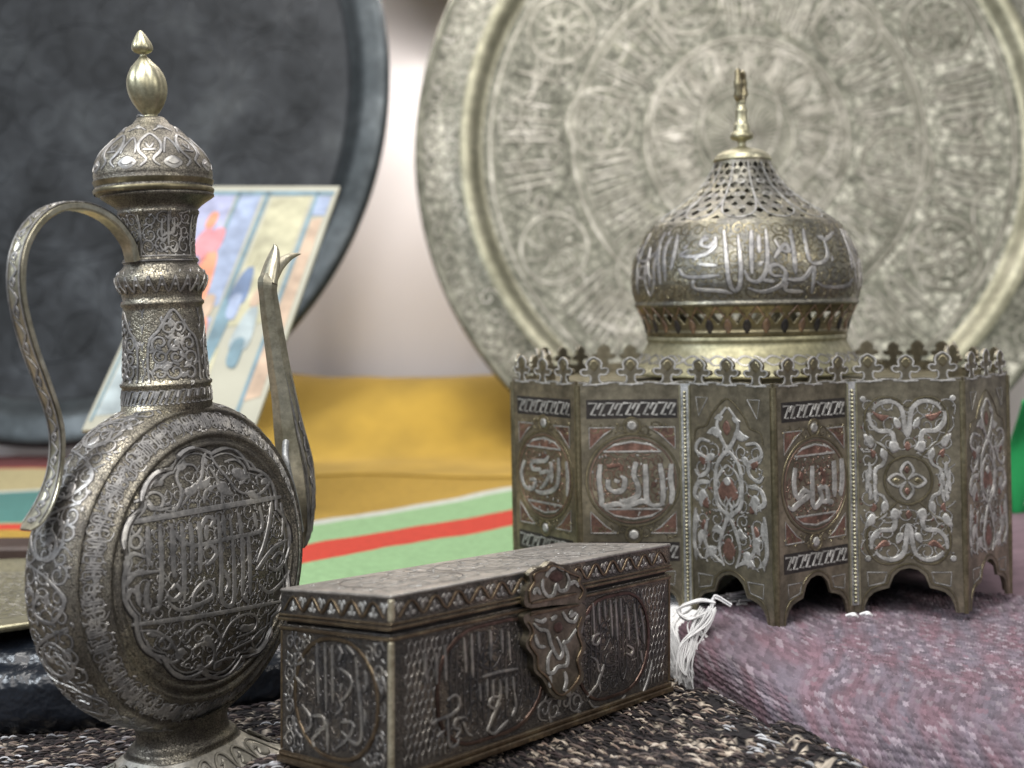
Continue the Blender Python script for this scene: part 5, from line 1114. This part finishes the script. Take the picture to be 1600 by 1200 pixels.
# ================================================================== BOX
nB = px(611, 1235, .414); ex = Vector((.112, .133, -.0082)); ey = Vector((-.0478, .0557, -.0105)); ez = Vector((0, 0, .0662))
rbx = empty('pen_box', nB); tag(rbx, 'long dark metal box with hasp and engraved lettering in front of the casket', 'box')
FB = lambda a, b, c: ex * a + ey * b + ez * c
nf = ex.cross(ez).normalized(); nf = nf if nf.y < 0 else -nf; nl = ey.cross(ez).normalized(); nl = nl if nl.y < 0 else -nl
def bpart(name, boxes, m_, parent=rbx, bev=.0006):
    mb = MB()
    for b_ in boxes: mb.box(FB, *b_)
    o = mb.build(name, m_, parent, recalc=True); md = o.modifiers.new('b', 'BEVEL'); md.width = bev; md.segments = 2; md.limit_method = 'ANGLE'; return o
eb, ea = .004, .0018     # overhang in units of ey and ex
base = bpart('box_body', [(0, 1, 0, 1, 0, .80)], M['box'])
bpart('base_moulding', [(-.010, 1.010, -.020, 1.020, -.004, .035), (-.006, 1.006, -.012, 1.012, .035, .065)], M['box_rim'], base)
bpart('upper_moulding', [(-.005, 1.005, -.010, 1.010, .765, .785)], M['box_rim'], base, .0004)
lidb = bpart('box_lid', [(-.002, 1.002, -.004, 1.004, .818, .999)], M['box'])
bpart('lid_moulding', [(-.008, 1.008, -.016, 1.016, .820, .838), (-.006, 1.006, -.012, 1.012, .846, .860)], M['box_rim'], lidb, .0004)
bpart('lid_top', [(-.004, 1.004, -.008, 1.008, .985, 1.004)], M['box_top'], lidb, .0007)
bpart('corner_edge', [(-.005, .009, -.010, .020, .07, .765)], M['edge_brass'], base, .0008); bpart('corner_edge', [(-.005, .009, -.010, .020, .862, .984)], M['edge_brass'], lidb, .0008)
bpart('corner_edge', [(.994, 1.003, -.006, .010, .07, .765)], M['box_rim'], base, .0005); bpart('corner_edge', [(-.003, .006, .99, 1.006, .07, .765)], M['box_rim'], base, .0005)
bpart('gap_shadow_strip', [(.01, .99, .02, .98, .79, .82)], M['dark'], base, .0001)  # dark strip standing in for the shade between lid and body
SFr_ = lambda a, c: (FB(a, 0, c), nf); SLf = lambda b, c: (FB(0, b, c), nl)
def plane_cast(o_, n_, fb, sgn):
    def S(x, y):
        d = ray(x, y); t = (nB + o_).dot(n_) / d.dot(n_); return d * t - nB, n_
    return S
PF = plane_cast(Vector((0, 0, 0)), nf, 0, 0); PL = plane_cast(Vector((0, 0, 0)), nl, 0, 0)
BMt = [M['dark'], M['box_line'], M['box_rim'], M['oval'], M['silver'], M['box_mid']]
# vine with trefoils on the lid band
mb = MB(); SV = lambda a, c: (FB(a, -.004, c), nf); SW = lambda b, c: (FB(-.002, b, c), nl)
def vine(S, a0, a1, n_, flip=1):
    pts = []; p_ = (a1 - a0) / n_
    for i in range(n_ * 2 + 1): pts.append((a0 + i * p_ / 2, .922 + (.040 if i % 2 else -.040)))
    ribbon(mb, S, pts, .0011, h=.0005, mi=2, n=5)
    for i in range(n_ * 2):
        x = a0 + i * p_ / 2 + (0 if True else 0); up = i % 2 == 0
        trefoil(mb, S, x, .955 if up else .885, (PI / 2 if up else -PI / 2) + PI + random.uniform(-.2, .2), .0029, mi=1 if S is not SW else 4, sx=1 / (.174 if S is SV else .075), sy=1 / .0662)
vine(SV, .02, .985, 14); vine(SW, .05, .96, 5)
tag(mb.build('lid_vine', BMt, lidb), kind='stuff')
# engraving on the long front face
mb = MB()
def frame_r(S, x0, x1, y0, y1, rx, ry, wd, **k_):
    pts = []
    for cx_, cy_, a0 in ((x1 - rx, y1 - ry, 0), (x0 + rx, y1 - ry, 90), (x0 + rx, y0 + ry, 180), (x1 - rx, y0 + ry, 270)):
        for j in range(7): a = R(a0 + j * 15); pts.append((cx_ + rx * math.cos(a), cy_ + ry * math.sin(a)))
    ribbon(mb, S, pts, wd, closed=True, n=1, **k_)
frame_r(SFr_, .018, .985, .085, .75, .005, .012, .0012, mi=3, h=.0005)
frame_r(SFr_, .13, .475, .10, .74, .12, .27, .0016, mi=3, h=.0006); frame_r(SFr_, .60, .90, .10, .74, .11, .30, .0016, mi=3, h=.0006)
inr = lambda x, y, x0, x1, y0, y1, rx, ry: not (x0 < x < x1 and y0 < y < y1 and not ((x < x0 + rx or x > x1 - rx) and (y < y0 + ry or y > y1 - ry) and ((x - (x0 + rx if x < x0 + rx else x1 - rx)) / rx) ** 2 + ((y - (y0 + ry if y < y0 + ry else y1 - ry)) / ry) ** 2 > 1))
ylattice(mb, SFr_, .03, .26, .10, .74, .017, .055, .00055, ok=lambda x, y: inr(x, y, .125, .48, .09, .75, .12, .27) and x < .25)
ylattice(mb, SFr_, .82, .975, .10, .74, .017, .055, .00055, ok=lambda x, y: inr(x, y, .59, .91, .09, .75, .12, .30) and x > .8)
scrolls(mb, SFr_, .46, .62, .1, .5, .0075, .0011, sx=1 / .174, sy=1 / .0662, seed=5, h=.0004, ok=lambda x, y: inr(x, y, .12, .48, .09, .75, .12, .27) and inr(x, y, .59, .91, .09, .75, .12, .3))
Z8 = (430, 840, 3.333); Z9 = (760, 840, 3.333)
for s_ in ([(880, 560), (882, 660), (885, 745)], [(978, 520), (985, 620), (990, 700)], [(1018, 500), (1022, 640), (1025, 730)], [(1055, 490), (1060, 600)], [(895, 920), (895, 1010), (905, 1085), (940, 1080), (955, 1040)], [(895, 850), (930, 820), (955, 840), (950, 890), (900, 930), (850, 945), (810, 970), (790, 940)], [(985, 935), (940, 945), (930, 990), (960, 1000), (940, 1040)], [(975, 960), (1000, 1020), (1025, 1030)], [(835, 600), (838, 760)], [(1060, 760), (1065, 850)], [(780, 600), (778, 700), (790, 760)], [(880, 1000), (840, 1040)]):
    ribbon(mb, PF, Z(Z8, s_), .0014, h=.0007, n=3)
for s_ in ([(-25, 725), (60, 700), (160, 682)], [(15, 480), (20, 560), (18, 640)], [(75, 480), (80, 600)], [(110, 490), (120, 640)], [(100, 730), (102, 840)], [(135, 725), (140, 800)], [(0, 735), (0, 830)], [(30, 740), (32, 850)], [(60, 830), (30, 830), (10, 870), (40, 890), (70, 860)], [(65, 740), (68, 830), (20, 960), (0, 1010)], [(0, 1000), (40, 1020), (110, 950)], [(140, 800), (150, 880), (130, 930)],
           [(550, 340), (555, 430), (558, 500)], [(580, 335), (585, 450)], [(610, 328), (616, 430)], [(640, 325), (648, 440), (652, 520)], [(668, 318), (674, 440), (678, 535)], [(694, 316), (700, 440)], [(725, 350), (735, 450), (738, 530)], [(766, 345), (775, 450), (788, 565)], [(796, 370), (812, 460), (818, 550)],
           [(530, 405), (500, 430), (490, 490), (468, 505), (462, 480)], [(585, 500), (560, 510), (550, 550), (575, 555), (590, 520)], [(462, 565), (480, 590), (510, 595), (462, 610)], [(540, 620), (570, 640), (580, 690), (600, 700)], [(610, 660), (590, 720), (570, 770), (520, 830)], [(580, 740), (590, 800)], [(530, 850), (560, 885), (640, 870), (700, 845), (720, 820)], [(440, 690), (470, 690), (490, 650)], [(730, 560), (760, 580), (750, 610), (725, 600)], [(640, 870), (650, 885)], [(805, 830), (840, 740), (860, 650)], [(800, 590), (810, 650)]):
    ribbon(mb, PF, Z(Z9, s_), .0014, h=.0007, n=3)
for x0, x1, sd in ((.16, .46, 3), (.63, .87, 4)):
    script(mb, SFr_, x1, x0, .16, .70, .0008, sx=.38, mi=5, seed=sd + 50, dens=1.6, h=.0004)
    scrolls(mb, SFr_, x0, x1, .13, .71, .0060, .0006, sx=1 / .174, sy=1 / .0662, seed=sd, h=.00015, n=2, mi=5)
ribbon(mb, SFr_, [(.02, .735 + .0), (.985, .735)], .0001)
tag(mb.build('front_lettering', BMt, base), kind='stuff')
mb = MB()
frame_r(SLf, .03, .965, .085, .75, .01, .012, .0010, mi=2, h=.0004); frame_r(SLf, .10, .86, .09, .745, .34, .32, .0016, mi=2, h=.0006)
for s_ in ([(222, 545), (225, 700), (232, 860)], [(262, 545), (268, 700), (272, 900)], [(300, 560), (303, 700), (305, 860)], [(425, 620), (435, 760), (450, 900), (455, 1040), (425, 1075), (380, 1040), (350, 1010)], [(340, 680), (390, 720), (405, 770), (370, 830), (340, 850)], [(375, 560), (415, 610)], [(350, 760), (345, 800)], [(110, 680), (115, 730), (160, 780)], [(145, 870), (185, 930), (190, 980), (160, 1010)], [(190, 930), (250, 930), (262, 990), (220, 1000)],
           [(320, 920), (350, 890), (345, 850)], [(350, 960), (400, 960), (410, 1000), (370, 1060), (320, 1100)], [(275, 950), (280, 1120)], [(240, 1010), (200, 1050), (210, 1090)], [(470, 690), (480, 760), (470, 800)], [(330, 560), (350, 600), (335, 640)], [(130, 600), (150, 640), (120, 660)], [(185, 640), (205, 660), (190, 700), (170, 690)], [(100, 930), (110, 1000), (140, 1040)], [(470, 900), (475, 980)]):
    ribbon(mb, PL, Z(Z8, s_), .0014, h=.0007, n=3)
script(mb, SLf, .80, .16, .16, .70, .0008, sx=.9, mi=5, seed=77, dens=1.5, h=.0004)
scrolls(mb, SLf, .12, .84, .13, .71, .0062, .0006, sx=1 / .075, sy=1 / .0662, seed=6, h=.00015, n=2, mi=5)
okl = lambda x, y: inr(x, y, .09, .87, .08, .75, .34, .32)
scrolls(mb, SLf, .05, .95, .10, .74, .0060, .0009, sx=1 / .075, sy=1 / .0662, seed=7, h=.0004, ok=okl)
tag(mb.build('end_lettering', BMt, base), kind='stuff')
# lid top: fine line pattern
mb = MB(); ntp = ex.cross(ey).normalized(); ntp = ntp if ntp.z > 0 else -ntp
STp = lambda a, b: (FB(a, b, 1.0045), ntp)
for q in ([(.02, .06), (.98, .06), (.98, .94), (.02, .94)],): ribbon(mb, STp, q, .0006, closed=True, smooth=False, h=.00012, mi=0, n=1)
for cxx in (.2, .5, .8):
    ring(mb, STp, cxx, .5, .14, .38, .0005, k=30, mi=0, h=.0001, g=.0001)
for k_ in range(14): ribbon(mb, STp, [(.03 + k_ * .067, .08), (.08 + k_ * .06, .5), (.02 + k_ * .067, .92)], .0004, h=.00008, mi=1, dark=2, g=.00008)
scrolls(mb, STp, .03, .97, .08, .92, .014, .0004, sx=1 / .174, sy=1 / .074, seed=14, h=.00012, n=3, mi=1, )
tag(mb.build('lid_top_engraving', [M['box_mid'], M['silver'], M['box_mid']], lidb), kind='stuff')
# hasp
def hasp(pts, name, par, t0=.0002, t1=.0034):
    mb = MB(); q = cr(pts, 4, True); mb.prism(q, lambda x, y, t: PF(x, y)[0] + nf * t, t0, t1); o = mb.build(name, M['hasp'], par, recalc=True)
    md = o.modifiers.new('b', 'BEVEL'); md.width = .0005; md.segments = 2; md.limit_method = 'ANGLE'; return o
h1 = hasp([(814, 947), (812, 922), (820, 908), (818, 896), (830, 886), (842, 884), (852, 876), (864, 880), (876, 882), (888, 890), (902, 896), (900, 908), (908, 922), (900, 940), (855, 944)], 'hasp_hinge', lidb, t1=.0028)
h2 = hasp([(812, 957), (855, 949), (899, 941), (905, 962), (897, 984), (905, 1008), (897, 1030), (902, 1054), (888, 1076), (868, 1091), (850, 1082), (838, 1060), (824, 1046), (822, 1024), (811, 1006), (817, 985), (809, 970)], 'hasp_plate', lidb)
mb = MB(); SHp = lambda x, y: (PF(x, y)[0] + nf * .0034, nf); SH1 = lambda x, y: (PF(x, y)[0] + nf * .0028, nf)
for q_, S_ in (([(818, 955), (855, 950), (893, 943)], SHp), ([(898, 962), (891, 984), (898, 1008), (891, 1030), (895, 1052), (884, 1070), (868, 1083), (855, 1076), (844, 1056), (830, 1042), (828, 1022), (817, 1004), (822, 985), (815, 970)], SHp), ([(819, 940), (818, 922), (826, 908), (825, 898), (834, 891), (845, 889), (853, 882), (866, 886), (884, 895), (896, 900), (895, 910), (902, 922), (896, 935)], SH1)): ribbon(mb, S_, q_, .0011, mi=2, h=.0006)
for s_ in ([(265, 210), (262, 260), (290, 300), (320, 290), (335, 240), (350, 270), (385, 265), (400, 220), (385, 180)], [(330, 150), (300, 165), (280, 200)], [(340, 150), (375, 165)], [(400, 240), (430, 225), (450, 250)], [(215, 290), (230, 260), (250, 290)]):
    ribbon(mb, SH1, Z(Z9, s_), .0019, mi=4, h=.0005)
blob(mb, SH1, Z(Z9, [(300, 190), (330, 165), (365, 180), (365, 210), (335, 225), (305, 215)]), mi=3)
ribbon(mb, SH1, Z(Z9, [(205, 335), (320, 310), (440, 285)]), .0014, mi=2, h=.0007)
for s_ in ([(210, 440), (240, 470), (280, 480), (300, 550), (340, 620), (360, 580), (330, 510)], [(215, 500), (235, 555), (270, 560)], [(360, 380), (385, 420), (420, 430), (440, 390)], [(430, 470), (390, 530), (365, 540), (385, 600), (380, 655), (335, 665), (310, 695), (285, 690), (285, 620), (310, 570)], [(300, 420), (330, 400)], [(295, 710), (295, 770)], [(410, 370), (400, 400), (430, 385)], [(370, 690), (380, 740), (365, 790)], [(215, 420), (250, 430), (275, 415)]):
    ribbon(mb, SHp, Z(Z9, s_), .0019, mi=4, h=.0005)
blob(mb, SHp, Z(Z9, [(320, 440), (350, 430), (360, 470), (335, 490), (315, 470)]), mi=3); blob(mb, SHp, Z(Z9, [(380, 780), (405, 790), (400, 820), (375, 810)]), mi=1)
ribbon(mb, SHp, Z(Z9, [(192, 396), (320, 366), (445, 344)]), .0013, mi=2, h=.0007)
tag(mb.build('hasp_relief', BMt, h2), kind='stuff')
